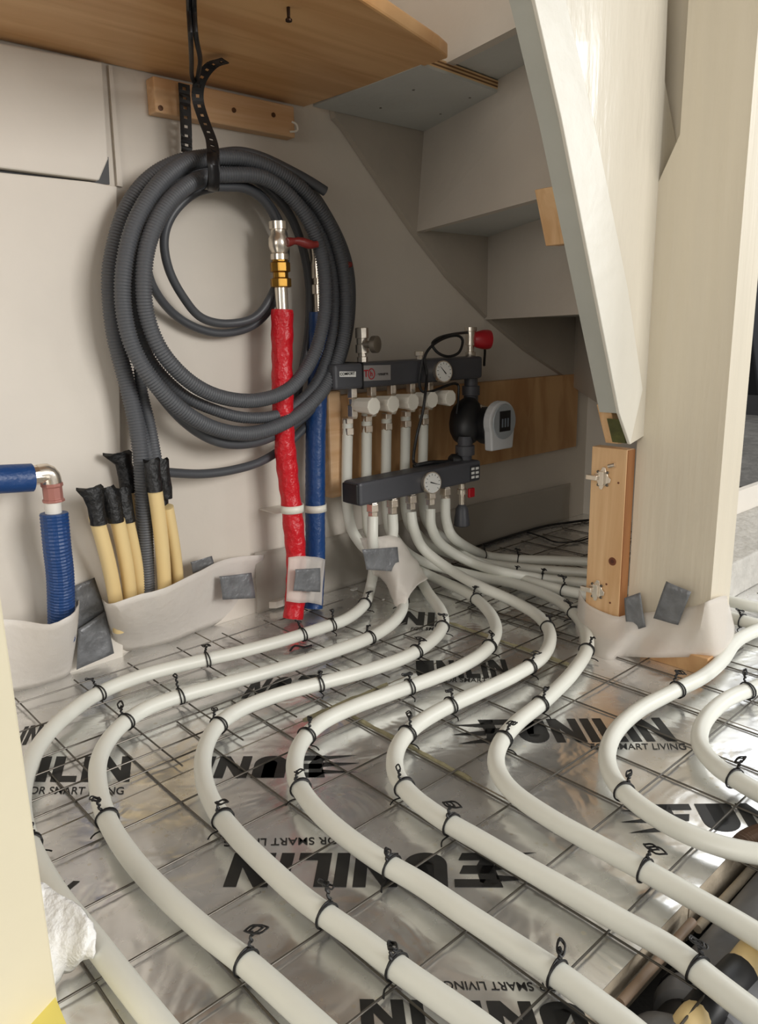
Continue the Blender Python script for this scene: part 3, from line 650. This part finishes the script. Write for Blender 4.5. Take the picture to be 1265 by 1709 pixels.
# pump
px_ = onY(786, 640, .978).x; pc = onY(785, 705, .970)
b = MB(); b.lathe((px_, .978, ud+.002), (0, 0, -1), [(0, .013), (.016, .013), (.017, .017), (.034, .017), (.035, .014), (.05, .014)], 16); b.build('pump_union', ANTH, mf, smooth=True)
zpb = pc.z
lowz = lz1
b = MB(); px2 = onY(776, 768, .942).x; b.lathe((px2, .942, lowz-.002), (0, 0, 1), [(0, .013), (.010, .013), (.011, .018), (.028, .018), (.029, .014), (.046, .014)], 16); b.build('pump_union', ANTH, mf, smooth=True)
MB().lathe((px2, .944, lowz+.033), (px_-px2, .034, .09), [(0, .014), (.006, .022), (.02, .030), (.035, .033), (.055, .033), (.068, .030), (.08, .022), (.088, .015)], 24).build('pump_housing', BLACK, mf, smooth=True)
hz = lowz+.064; px_ -= .010
MB().lathe((px_, .958, hz), (0, -1, 0), [(0, .037), (.022, .037), (.024, .034)], 6).build('pump_flange', CHROME, mf, bevel=.001)
MB().lathe((px_, .938, hz-.004), (0, -1, 0), [(0, .030), (.004, .035), (.028, .036), (.030, .033)], 28).build('motor', BLACK, mf, smooth=True)
hd = MB(); f0 = .908
outl = [Vector((px_+.038*math.cos(a), f0, hz+.006+.038*math.sin(a))) for a in [math.pi*k/14 for k in range(-2, 17)]]
outl += [Vector((px_-.032, f0, hz-.046)), Vector((px_+.030, f0, hz-.046))]
hd.prism(outl, (0, -.018, 0)); ho = hd.build('control_head', PUMPG, mf, bevel=.003)
MB().lathe((px_+.002, f0-.018, hz+.006), (0, -1, 0), [(0, .033), (.002, .032)], 28).build('face_disc', mat('pump_face', (150, 156, 160), .4), ho, smooth=True)
MB().box((px_-.014, f0-.0208, hz-.012), (px_+.018, f0-.0195, hz+.026)).build('display', BLACK, ho, bevel=.001)
for i in range(3): MB().box((px_-.008+i*.008, f0-.0212, hz-.004), (px_-.004+i*.008, f0-.0207, hz+.012)).build('display_mark', mat('display_mark', (110, 120, 130), .4), ho)
# mixing valve left of the pump foot
MB().lathe(onY(752, 768, .95), (1, -.2, -.1), [(0, .009), (.004, .012), (.016, .012), (.018, .009), (.03, .009)], 16).build('mixing_valve', BLACK, mf, smooth=True)
# bottom red valve and black coupling
c = onY(771, 812, YF); MB().lathe(c, (0, 0, -1), [(-.006, .007), (.004, .007), (.005, .0095), (.014, .0095), (.015, .006), (.034, .006), (.035, .004)], 12).build('fill_valve', CHROME, mf, smooth=True)
MB().box(c+Vector((.008, -.012, -.022)), c+Vector((.024, -.006, -.004))).build('red_handle', REDP, mf, bevel=.002)
MB().lathe(c+Vector((0, 0, -.034)), (0, 0, -1), [(0, .006), (.008, .012), (.040, .0155), (.042, .013)], 16).build('hose_coupling', ANTH, mf, smooth=True)
# sensor cable
cab = [onY(697, 776, LY0-.004), onY(690, 768, .93), onY(695, 730, .925), onY(705, 690, .925), onY(710, 655, .93), onY(712, 625, UY0-.006), onY(708, 600, .95), onY(718, 580, .95), onY(740, 565, .96), onY(762, 560, .96), onY(772, 568, .955), onY(766, 588, .95), onY(748, 595, .95), onY(730, 588, .95), onY(722, 572, .955), onY(745, 560, .965), onY(790, 556, .985), onY(808, 575, .99), onY(808, 610, UY1+.004)]
MB().tube(spline(cab, .004), .0026, 8).build('sensor_cable', BLACK, mf, smooth=True)
MB().tube(spline([onY(705, 600, .95), onY(700, 640, UY0-.005), onY(712, 655, UY0-.01), onY(760, 640, UY0-.005), onY(765, 660, .95), onY(762, 690, .955)], .004), .0024, 8).build('sensor_cable', BLACK, mf, smooth=True)
MB().tube(spline([onY(690, 778, LY1), onY(720, 772, LY1-.01), onY(750, 770, .95), onY(765, 758, .945)], .004), .004, 8).build('sensor_cable', BLACK, mf, smooth=True)

# ------------------------------------------------------------------ hose coil
def hose(pts, r, label, m=HOSE, corr=True):
    L = spline([onY(x, y, WY-d) for x, y, d in pts], .003)
    if corr:
        L = resample(L, .0010); rs = [r if i % 4 < 2 else r*.87 for i in range(len(L))]
        o = MB().tube(L, rs, 12).build('corrugated_conduit', m)
        o.data.polygons.foreach_set('use_smooth', [True]*len(o.data.polygons))
    else:
        L = resample(L, .005); o = MB().tube(L, r, 12).build('flexible_hose', m, smooth=True)
    tag(o, label, 'conduit' if corr else 'hose', 'grey conduits hanging in the coil'); return o
hose([(356, 262, .05), (300, 272, .05), (250, 300, .05), (212, 350, .05), (190, 420, .05), (184, 480, .05), (192, 560, .05), (212, 640, .05), (228, 710, .055), (236, 770, .06), (240, 850, .055), (243, 930, .045), (247, 1050, .03)], .0118,
     'thick grey corrugated conduit at the left of the coil, running down between the yellow ones')
hose([(356, 262, .065), (306, 275, .075), (262, 312, .085), (226, 372, .09), (208, 440, .09), (206, 510, .085), (220, 575, .085), (252, 632, .09), (298, 680, .09), (350, 712, .085), (408, 724, .08), (462, 712, .08), (510, 682, .08), (548, 636, .075), (570, 575, .07), (577, 510, .07), (570, 440, .07), (548, 375, .07), (510, 322, .07), (462, 286, .07), (410, 266, .065), (356, 262, .065)], .0112,
     'thick grey corrugated conduit forming the widest full ring of the coil')
hose([(358, 292, .07), (318, 306, .09), (276, 345, .10), (248, 405, .105), (240, 470, .105), (246, 530, .10), (272, 590, .10), (318, 638, .095), (370, 663, .09), (430, 668, .085), (484, 648, .085), (520, 600, .08), (538, 545, .08), (543, 485, .08), (535, 420, .08), (512, 364, .08), (476, 320, .075), (430, 294, .075), (358, 292, .07)], .0108,
     'grey corrugated conduit ring, second from the inside of the coil')
hose([(358, 280, .055), (320, 288, .06), (272, 325, .065), (236, 385, .07), (222, 460, .07), (228, 530, .07), (250, 600, .07), (300, 655, .07), (352, 682, .07), (410, 697, .068), (470, 690, .068), (520, 650, .068), (544, 600, .065), (557, 530, .06), (555, 455, .06), (532, 380, .06), (490, 325, .06), (440, 292, .055), (358, 280, .055)], .0088,
     'thinner grey corrugated conduit ring dropping between the two thick rings')
hose([(360, 272, .045), (290, 285, .04), (232, 340, .035), (202, 420, .03), (196, 490, .03), (214, 570, .03), (262, 650, .04), (310, 705, .05), (360, 735, .06), (408, 740, .06), (456, 727, .055), (512, 690, .05), (556, 630, .045), (580, 560, .04), (586, 490, .04), (578, 430, .04), (552, 370, .04), (510, 310, .04), (450, 275, .045), (360, 272, .045)], .0082,
     'smooth grey hose ring hanging lowest at the bottom of the coil', HOSED, False)
hose([(360, 312, .06), (322, 324, .06), (288, 358, .055), (274, 400, .05), (282, 450, .045), (306, 496, .04), (336, 530, .035), (378, 540, .035), (424, 530, .04), (452, 495, .045), (468, 445, .045), (466, 390, .05), (448, 345, .055), (412, 316, .06), (360, 312, .06)], .0062,
     'thin grey hose making the small inner ring of the coil', HOSED, False)
hose([(240, 430, .05), (256, 480, .04), (288, 522, .025), (330, 548, .022), (376, 556, .022), (424, 542, .022), (456, 505, .03), (476, 440, .04), (470, 380, .045), (440, 330, .05), (400, 308, .05), (358, 305, .05)], .0062,
     'thin grey hose hanging just below the small inner ring', HOSED, False)
hose([(360, 258, .05), (400, 254, .05), (440, 264, .055), (490, 288, .065), (522, 306, .07), (547, 322, .075)], .0075, 'short grey hose end sticking out at the upper right of the coil', HOSED, False)
hose([(370, 258, .03), (430, 268, .03), (490, 300, .03), (540, 352, .03), (572, 410, .03), (586, 475, .03), (582, 550, .03), (564, 620, .03), (532, 684, .03), (488, 734, .035), (440, 768, .04), (390, 784, .045), (335, 791, .05), (270, 788, .06)], .0068,
     'thin grey hose sweeping around the far right and ending at the black tape', HOSED, False)
hose([(380, 276, .05), (430, 302, .045), (478, 350, .04), (504, 410, .035), (516, 480, .03), (514, 560, .03), (500, 640, .03), (488, 690, .035)], .0068, 'thin grey hose crossing behind the red valve inside the coil', HOSED, False)
hose([(232, 590, .05), (236, 650, .045), (250, 710, .05), (262, 775, .07)], .0085, 'grey corrugated conduit dropping from the coil into the right black tape')
hose([(196, 520, .035), (206, 600, .04), (222, 670, .045), (240, 730, .055), (254, 775, .065)], .0085, 'grey corrugated conduit dropping from the coil at the far left')

# perforated strap with real holes
def strap(path, wdir, w_, label, name='perforated_strap'):
    L = resample(spline(path, .002), .004); b = MB(); wd = Vector(wdir).normalized()
    n = len(L)-1; fr = [.5*w_, .17*w_]
    for i in range(n):
        t = (L[i+1]-L[i]).normalized(); s = (wd-t*wd.dot(t)).normalized(); s2 = s
        c0, c1_ = L[i], L[i+1]; hole = i % 3 == 1
        def q(a, b_): b.add([c0+s*a, c0+s*b_, c1_+s*b_, c1_+s*a], [(0, 1, 2, 3)])
        if hole: q(-fr[0], -fr[1]); q(fr[1], fr[0])
        else: q(-fr[0], fr[0])
    bm = bmesh.new(); 
    o = b.build(name, BLACK, solid=.0014); me = o.data; bm.from_mesh(me); bmesh.ops.remove_doubles(bm, verts=bm.verts, dist=.00002); bm.to_mesh(me); bm.free()
    tag(o, label, 'strap'); return o
strap([onY(307, 140, WY-.028), onY(310, 200, WY-.028), onY(312, 258, WY-.03)], (1, 0, 0), .017, 'short black perforated strap end hanging over the pine cleat')
s_ = [onY(376, 101, WY-.13), onY(352, 110, WY-.11), onY(334, 135, WY-.09), onY(330, 165, WY-.08), onY(340, 200, WY-.085), onY(353, 235, WY-.10), onY(356, 262, WY-.118), onY(357, 290, WY-.12), onY(355, 312, WY-.105), onY(350, 318, WY-.06)]
strap(s_, (1, 0, 0), .017, 'long black perforated strap curling above and around the hose coil')
o = MB()
for dx in (0, .014): 
    L = spline([onY(352+dx*250, 250, WY-.03), onY(352+dx*250, 246, WY-.08), onY(352+dx*250, 262, WY-.125), onY(355+dx*250, 290, WY-.128), onY(354+dx*250, 316, WY-.11), onY(352+dx*250, 318, WY-.03)], .003)
    b2 = [p+Vector((-.006, 0, 0)) for p in L]; b3 = [p+Vector((.006, 0, 0)) for p in L]; o.grid([b2, b3])
tag(o.build('binding_strap', BLACK, solid=.002, smooth=True), 'black strap bound tightly around the top of the hose coil', 'strap')
zc = zS-.004
for k, dx in enumerate((-4, 5)):
    L = spline([onZ(318+dx, -60, zc), onZ(319+dx, 10, zc-.004), onY(322+dx, 60, .80), onY(326+dx*1.6, 100, .87), onY(325+dx, 130, .95), onY(333, 150, .985)], .004)
    tag(MB().tube(L, .0028, 8).build('black_cable', BLACK, smooth=True), ('black cable hanging from above to the strap, %s of the pair' % ('left', 'right')[k]), 'cable')

# ------------------------------------------------------------------ red and blue insulated risers
rp = empty('red_pipe', onY(490, 1030, .99), 'red insulated pipe with a ball valve on top standing against the wall', 'pipe')
L = spline([onY(471, 517, .985), onY(471, 640, .985), onY(474, 720, .985), onY(480, 790, .985), onY(488, 860, .98), onY(494, 930, .975), onY(494, 985, .97), onY(489, 1032, .965)], .006)
MB().tube(L, [.0165+.0006*math.sin(i*1.3)+.0005*math.sin(i*.37) for i in range(len(L))], 18).build('insulation_sleeve', RED, rp, smooth=True)
t0 = onY(471, 519, .985)
MB().lathe(t0, (0, 0, 1), [(-.01, .010), (.036, .010)], 16).build('steel_pipe', CHROME, rp, smooth=True)
MB().lathe(t0+Vector((0, 0, .034)), (0, 0, 1), [(0, .012), (.001, .016), (.013, .016), (.014, .012), (.022, .012), (.023, .0155), (.036, .0155), (.037, .012), (.042, .012)], 8).build('brass_nut', BRASS, rp, bevel=.0008)
MB().lathe(t0+Vector((0, 0, .074)), (0, 0, 1), [(0, .014), (.008, .014), (.010, .012), (.018, .016), (.030, .016), (.036, .012), (.042, .012), (.043, .014), (.054, .014), (.055, .010)], 16).build('ball_valve', CHROME, rp, smooth=True)
hv = t0+Vector((.006, -.016, .098))
MB().tube([hv+Vector((0, .008, 0)), hv], .005, 12).build('valve_stem', CHROME, rp, smooth=True)
MB().tube(spline([hv+Vector((-.002, 0, 0)), hv+Vector((.014, -.004, .002)), hv+Vector((.034, -.008, -.002)), hv+Vector((.046, -.010, -.001))], .003), [.007, .0065, .006, .005, .005, .006, .006, .007, .007, .007, .007, .0065, .006, .005, .005, .005, .005, .005, .005, .005][:len(spline([hv+Vector((-.002, 0, 0)), hv+Vector((.014, -.004, .002)), hv+Vector((.034, -.008, -.002)), hv+Vector((.046, -.010, -.001))], .003))], 10).build('valve_handle', mat('dull_red', (132, 40, 36), .4), rp, smooth=True)
bp = empty('blue_pipe', onY(527, 1010, 1.0), 'blue insulated pipe standing just right of the red pipe', 'pipe')
L = spline([onY(533, 522, 1.005), onY(531, 620, 1.005), onY(527, 720, 1.005), onY(526, 850, 1.0), onY(526, 940, .995), onY(522, 1015, .985)], .006)
MB().tube(L, [.0165+.0004*(i % 2) for i in range(len(L))], 18).build('insulation_sleeve', BLUE, bp, smooth=True)
t1 = onY(534, 524, 1.005)
MB().lathe(t1, (0, 0, 1), [(-.01, .009), (.03, .009), (.031, .012), (.045, .012), (.046, .009), (.055, .009)], 12).build('steel_pipe', CHROME, bp, smooth=True)
MB().lathe(t1+Vector((.0, 0, .055)), (0, 0, 1), [(0, .012), (.02, .013), (.03, .012), (.045, .014)], 12).build('ball_valve', CHROME, bp, smooth=True)
MB().tube([t1+Vector((.01, -.004, .075)), t1+Vector((.06, -.01, .078))], .0045, 10).build('valve_handle', mat('dull_red', (132, 40, 36), .4), bp, smooth=True)
def clip(px, py, y, w_, label):
    c = onY(px, py, y); rr = .0185
    b = MB(); arc = [c+Vector((rr*math.sin(a), -rr*math.cos(a), 0)) for a in [math.radians(d) for d in range(-100, 101, 20)]]
    b.grid([[p+Vector((0, 0, -.006)) for p in arc], [p+Vector((0, 0, .006)) for p in arc]])
    o = b.build('pipe_clip', WPL, solid=.002, smooth=True); tag(o, label, 'pipe clip')
clip(487, 848, .98, .02, 'white plastic clip holding the red pipe'); clip(526, 847, 1.0, .02, 'white plastic clip holding the blue pipe')
for xx in (462, 510):
    a = onY(xx, 847, .995); 
o = MB().box(onY(460, 858, 1.0), onY(470, 842, WY-.001)).build('clip_bracket', WPL, bevel=.001); tag(o, 'white bracket between the wall and the red pipe clip', 'pipe clip')

# blue elbow pipe at the left
be = empty('blue_elbow_pipe', onY(95, 1040, .97), 'blue insulated pipe with a bare metal elbow at the left edge', 'pipe')
yb_ = .975
MB().tube([onY(-60, 803, yb_), onY(53, 797, yb_)], .0175, 18).build('insulation_sleeve', BLUE, be, smooth=True)
MB().tube([onY(50, 796, yb_), onY(68, 792, yb_)], .0105, 14).build('steel_pipe', CHROME, be, smooth=True)
MB().tube(spline([onY(64, 792, yb_), onY(76, 790, yb_), onY(83, 795, yb_), onY(86, 806, yb_)], .003), .0125, 16).build('elbow', CHROME, be, smooth=True)
MB().lathe(onY(86, 806, yb_), (0, 0, -1), [(0, .0135), (.004, .0135), (.005, .012), (.020, .012), (.021, .0135), (.024, .0135)], 10).build('elbow_nut', mat('nickel_red', (176, 120, 110), .4, .3), be, bevel=.0005)
MB().lathe(onY(60, 793, yb_), (-1, 0, 0), [(-.006, .0125), (.004, .0125)], 10).build('elbow_nut', CHROME, be, bevel=.0005)
MB().tube([onY(87, 820, yb_), onY(90, 866, yb_)], .010, 14).build('steel_pipe', mat('white_pipe', (228, 224, 216), .4), be, smooth=True)
L = resample(spline([onY(90, 856, yb_), onY(95, 910, yb_), onY(101, 970, yb_+.01), onY(103, 1070, yb_+.03)], .003), .0022)
MB().tube(L, [.0175 if i % 2 else .0166 for i in range(len(L))], 18).build('insulation_sleeve', BLUE, be)

# ------------------------------------------------------------------ yellow conduits with taped ends
def conduit(top, bot, y0, y1, r, label, tapes):
    e = empty('yellow_conduit', onY(bot[0], bot[1]+60, y1), label, 'conduit', 'yellow conduits standing in the floor film')
    a, b_ = onY(top[0], top[1], y0), onY(bot[0], bot[1], y1); d = (b_-a).normalized(); b2 = b_+d*.05
    L = [a.lerp(b2, k/10)+Vector((0, 0, 0))+Vector((.004*math.sin(math.pi*k/10), 0, 0)) for k in range(11)]
    MB().tube(L, r, 16).build('tube', YEL, e, smooth=True)
    T = [onY(x, y, y0-.002) for x, y, w_ in tapes]; W_ = [w_ for x, y, w_ in tapes]
    rows = []
    seg = 14; bm_ = MB()
    for i, (p, wv) in enumerate(zip(T, W_)):
        k = i/(len(T)-1); fl = .45+.55*k
        rows.append([p+Vector((wv*math.cos(2*math.pi*s/seg), wv*fl*math.sin(2*math.pi*s/seg), .003*math.sin(3*2*math.pi*s/seg+i)*(1-k))) for s in range(seg+1)])
    bm_.grid(rows); bm_.add(rows[0][:seg], [list(range(seg))])
    bm_.build('taped_end', TAPEB, e, smooth=True)
CY = 'yellow conduit with a black taped end, '
conduit((160, 862), (190, 1005), .965, 1.0, .0098, CY+'leftmost of the group', [(150, 815, .018), (156, 826, .014), (160, 845, .011), (165, 875, .0108)])
conduit((196, 868), (214, 1000), .975, 1.005, .0098, CY+'second from the left', [(180, 814, .010), (185, 830, .014), (188, 850, .013), (193, 871, .011)])
conduit((212, 866), (232, 1000), .99, 1.015, .0090, CY+'third from the left, leaning behind the grey conduit', [(204, 815, .012), (206, 835, .0125), (208, 850, .012), (212, 871, .0115)])
conduit((212, 815), (238, 985), 1.02, 1.03, .0085, CY+'rear one with the tallest black end', [(196, 757, .021), (206, 772, .012), (212, 795, .0125), (216, 821, .0125)])
conduit((258, 813), (272, 985), .965, 1.0, .0100, CY+'thick one right of the grey conduit', [(253, 768, .0125), (254, 780, .0112), (256, 800, .011), (258, 820, .011)])
conduit((268, 850), (286, 980), .99, 1.02, .0085, CY+'behind the thick one on the right', [(266, 800, .011), (268, 820, .0105), (269, 840, .0105), (270, 854, .009)])
conduit((279, 846), (294, 975), .975, 1.01, .0088, CY+'rightmost of the group', [(269, 768, .0115), (271, 790, .0105), (275, 815, .0105), (278, 832, .008)])

# ------------------------------------------------------------------ foam film along the walls and around things
def film(name, top, bot, label, m=FOAM, n=24, amp=.0009, rows=10, bulge=0., thick=.001, cat='foam film'):
    T = resample(spline(top, .002), 1e9) and spline(top, .002); Bt = spline(bot, .002)
    def pick(L, t): 
        i = t*(len(L)-1); k = min(int(i), len(L)-2); return L[k].lerp(L[k+1], i-k)
    G = []
    for j in range(rows+1):
        v = j/rows; row = []
        for i in range(n+1):
            t = i/n; p = pick(T, t).lerp(pick(Bt, t), v)
            p = p+Vector((-.4, -1, 0))*bulge*math.sin(math.pi*v)+Vector((0, -1, 0))*amp*(math.sin(t*17+v*3)+.6*math.sin(t*31+1+v*7))
            row.append(p)
        G.append(row)
    o = MB().grid(G).build(name, m, smooth=True, solid=thick); return tag(o, label, cat)
film('foam_film', [onY(-70, 1030, .985), onY(20, 1034, .975), onY(78, 1042, .935), onY(104, 1034, .92), onY(124, 1022, .935), onY(133, 1000, 1.035)],
     [onZ(-60, 1185), onZ(10, 1158), onZ(60, 1146), onZ(108, 1130), onZ(122, 1110), onZ(134, 1085)], 'translucent foam edge film around the foot of the blue elbow pipe at the left', bulge=.004)
film('foam_film', [onY(170, 1000, 1.03), onY(186, 1008, .935), onY(232, 993, .932), onY(272, 982, .94), onY(330, 955, .975), onY(380, 932, 1.02), onY(440, 926, 1.035)],
     [onZ(186, 1075), onZ(196, 1088), onZ(236, 1083), onZ(290, 1070), onZ(345, 1048), onZ(400, 1026), onZ(430, 1008)], 'foam edge film pocket around the foot of the yellow conduits', bulge=.002)
film('foam_film', [onY(425, 922, 1.04), onY(500, 908, 1.04), onY(600, 884, 1.04), onY(700, 862, 1.04), onY(820, 835, 1.04), onY(952, 806, 1.04)],
     [Vector((onY(425, 922, 1.04).x, 1.043, .001)), Vector((onY(500, 908, 1.04).x, 1.043, .001)), Vector((onY(600, 884, 1.04).x, 1.043, .001)), Vector((onY(700, 862, 1.04).x, 1.043, .001)), Vector((onY(820, 835, 1.04).x, 1.043, .001)), Vector((onY(952, 806, 1.04).x, 1.043, .001))], 'pale edge film strip along the foot of the wall behind the manifold pipes', amp=.001, m=mat('edge_strip_film', (200, 193, 182), .7, alpha=.5))
film('foam_film', [onY(481, 930, .945), onY(500, 928, .940), onY(530, 930, .955), onY(543, 934, .975)], [onY(477, 1003, .945), onY(495, 1006, .935), onY(518, 1006, .95), onY(536, 1010, .97)], 'foam film wrapped around the feet of the red and blue pipes', m=FOAMT, amp=.001)
film('foam_film', [onY(600, 898, .955), onY(628, 896, .930), onY(664, 897, .925), onY(690, 930, .93), onY(705, 950, .94)], [onZ(622, 960, .05), onZ(640, 968, .04), onZ(665, 1015, .02), onZ(690, 985, .035), onZ(712, 965, .045)], 'foam film sleeve around the bundle of pipes under the manifold', m=FOAMT, amp=.002)
film('foam_film', [onY(966, 985, .61), onX(980, 1008, .948), onX(1025, 1028, .948), onX(1048, 1026, .956), onX(1100, 1020, .964), onX(1165, 1010, .964), onY(1180, 1004, .408), onY(1208, 994, .412), onY(1214, 998, .44)],
     [onZ(960, 1045), onZ(972, 1078), onZ(1010, 1100), onZ(1045, 1096), onZ(1095, 1098, .014), onZ(1165, 1096, .022), onZ(1198, 1098, .02), onZ(1226, 1082, .006), onZ(1228, 1060)], 'translucent foam film skirt around the foot of the column and pine post', m=FOAMT, n=48, amp=.0006, bulge=.001)
# wad of foam by the door jamb
jz = onZ(65, 1650)
G = []
top = [onZ(42, 1500, .06), onZ(62, 1474, .062), onZ(100, 1492, .055), onZ(138, 1518, .05), onZ(160, 1560, .035)]
bot = [onZ(72, 1655, .012), onZ(80, 1652, .008), onZ(100, 1630, .004), onZ(132, 1602, .006), onZ(156, 1582, .012)]
film('foam_wad', top, bot, 'crumpled white foam wrap stuck between the door jamb and the leftmost pipe', m=FOAMW, amp=.0015, bulge=.014, thick=.004, n=30, rows=14, cat='foam wrap')

# ------------------------------------------------------------------ duct tape pieces
def tape(pts, y, label, ax=1, n=8, par=None):
    P = [at(ax, x, yy, y) for x, yy in pts]; a, b_, c, d = P; G = []
    for j in range(n+1):
        v = j/n; G.append([a.lerp(b_, i/n).lerp(d.lerp(c, i/n), v)+(Vector((0, -1, 0)) if ax == 1 else Vector((-1, 0, 0)))*.0008*math.sin(5*i/n+4*v) for i in range(n+1)])
    o = MB().grid(G).build('duct_tape', DUCT, smooth=True, solid=.0006); tag(o, label, 'tape', 'grey duct tape pieces'); return o
tape([(318, 938), (354, 928), (358, 946), (322, 957)], 1.015, 'small grey duct tape piece on the wall just above the film pocket')
tape([(366, 962), (420, 956), (426, 998), (372, 1001)], .995, 'grey duct tape square between the film pocket and the red pipe')
tape([(124, 978), (158, 964), (176, 1020), (130, 1050)], 1.03, 'large grey duct tape piece between the blue pipe and the yellow conduits')
tape([(130, 1050), (176, 1020), (190, 1090), (128, 1118)], 1.024, 'grey duct tape running down to the floor left of the yellow conduits')
tape([(493, 950), (535, 948), (534, 988), (490, 986)], .928, 'grey duct tape square around the red and blue pipe feet')
tape([(604, 917), (664, 913), (666, 954), (612, 951)], .904, 'grey duct tape around the pipe bundle under the manifold')
tape([(1042, 998), (1068, 989), (1078, 1046), (1046, 1056)], .950, 'grey duct tape at the left edge of the column foot', ax=0)
tape([(1112, 970), (1153, 988), (1132, 1043), (1090, 1032)], .951, 'large grey duct tape piece on the middle of the column foot', ax=0)

# ------------------------------------------------------------------ debris at the wall foot
for k, (x, y, s_, m_, lb) in enumerate([(462, 1012, .02, WALL, 'white plaster chip on the floor left of the red pipe foot'), (590, 985, .010, WHITE, 'small white plaster chip behind the first pipe bend'), (640, 1002, .004, WHITE, 'tiny white crumb between the first two pipe bends')]):
    c = onZ(x, y, .004); b = MB(); pl_ = [c+Vector((s_*math.cos(a)*random.uniform(.6, 1.2), s_*.5*math.sin(a), 0)) for a in [2*math.pi*i/6 for i in range(6)]]
    tag(b.prism(pl_, (0, 0, .012 if k == 0 else .003)).build('plaster_chip', m_, bevel=.001), lb, 'debris')
# cable lying along the far wall foot under the stairs
o = MB().tube(spline([onZ(795, 913, .004), onZ(850, 895, .004), onZ(906, 879, .004), onZ(950, 872, .004), onZ(985, 868, .004), onZ(1010, 870, .004)], .006), .003, 8).build('black_cable', BLACK, smooth=True); tag(o, 'black cable lying along the foot of the wall under the stairs', 'cable')
o = MB().tube(spline([onZ(880, 888, .004), onZ(905, 896, .004), onZ(930, 905, .004), onZ(965, 903, .004), onZ(990, 895, .004)], .006), .0018, 8).build('black_cable', BLACK, smooth=True); tag(o, 'thin black cable loop on the floor behind the pine post', 'cable')

# ------------------------------------------------------------------ door jamb at the left edge
jm = empty('door_jamb', (.1, .5, 0), 'cream painted door jamb at the left edge of the photo, close by', 'door jamb')
J = onZ(65, 1652)
MB().prism([Vector((J.x, J.y, .004)), Vector((J.x+.004, J.y-.03, .004)), Vector((J.x-.17, J.y-.12, .004)), Vector((J.x-.22, J.y-.03, .004)), Vector((J.x-.05, J.y+.012, .004))], (0, 0, 1.2)).build('jamb_board', JAMB, jm, bevel=.002)
MB().prism([Vector((J.x+.004, J.y-.012, .001)), Vector((J.x-.003, J.y-.085, .001)), Vector((J.x-.10, J.y-.085, .001)), Vector((J.x-.09, J.y-.01, .001))], (0, 0, .014)).build('jamb_foot', YELP, jm)

# ------------------------------------------------------------------ rear room beyond the column
g0 = Vector((1.2, .505, 0))
struct(MB().box((1.16, .515, .0), (3.14, .66, onY(1265, 920, .515).z)).build('trim_3', CONCL, bevel=.003))
o = MB().box((1.5, .66, .0), (3.14, .674, .115)).build('trim_4', WALL2); struct(o)
struct(MB().box((1.72, .674, .0), (3.14, 2.3, .108)).build('floor_rear', CONC))
o = MB().prism([onY(1240, 380, .9), onY(1290, 380, .9), onY(1290, 660, .9), onY(1268, 660, .9), onY(1256, 560, .9), onY(1238, 520, .9)], (0, .05, 0)).build('dark_jacket', DARK, bevel=.006); tag(o, 'dark object hanging in the room beyond the column at the right edge', 'cloth')
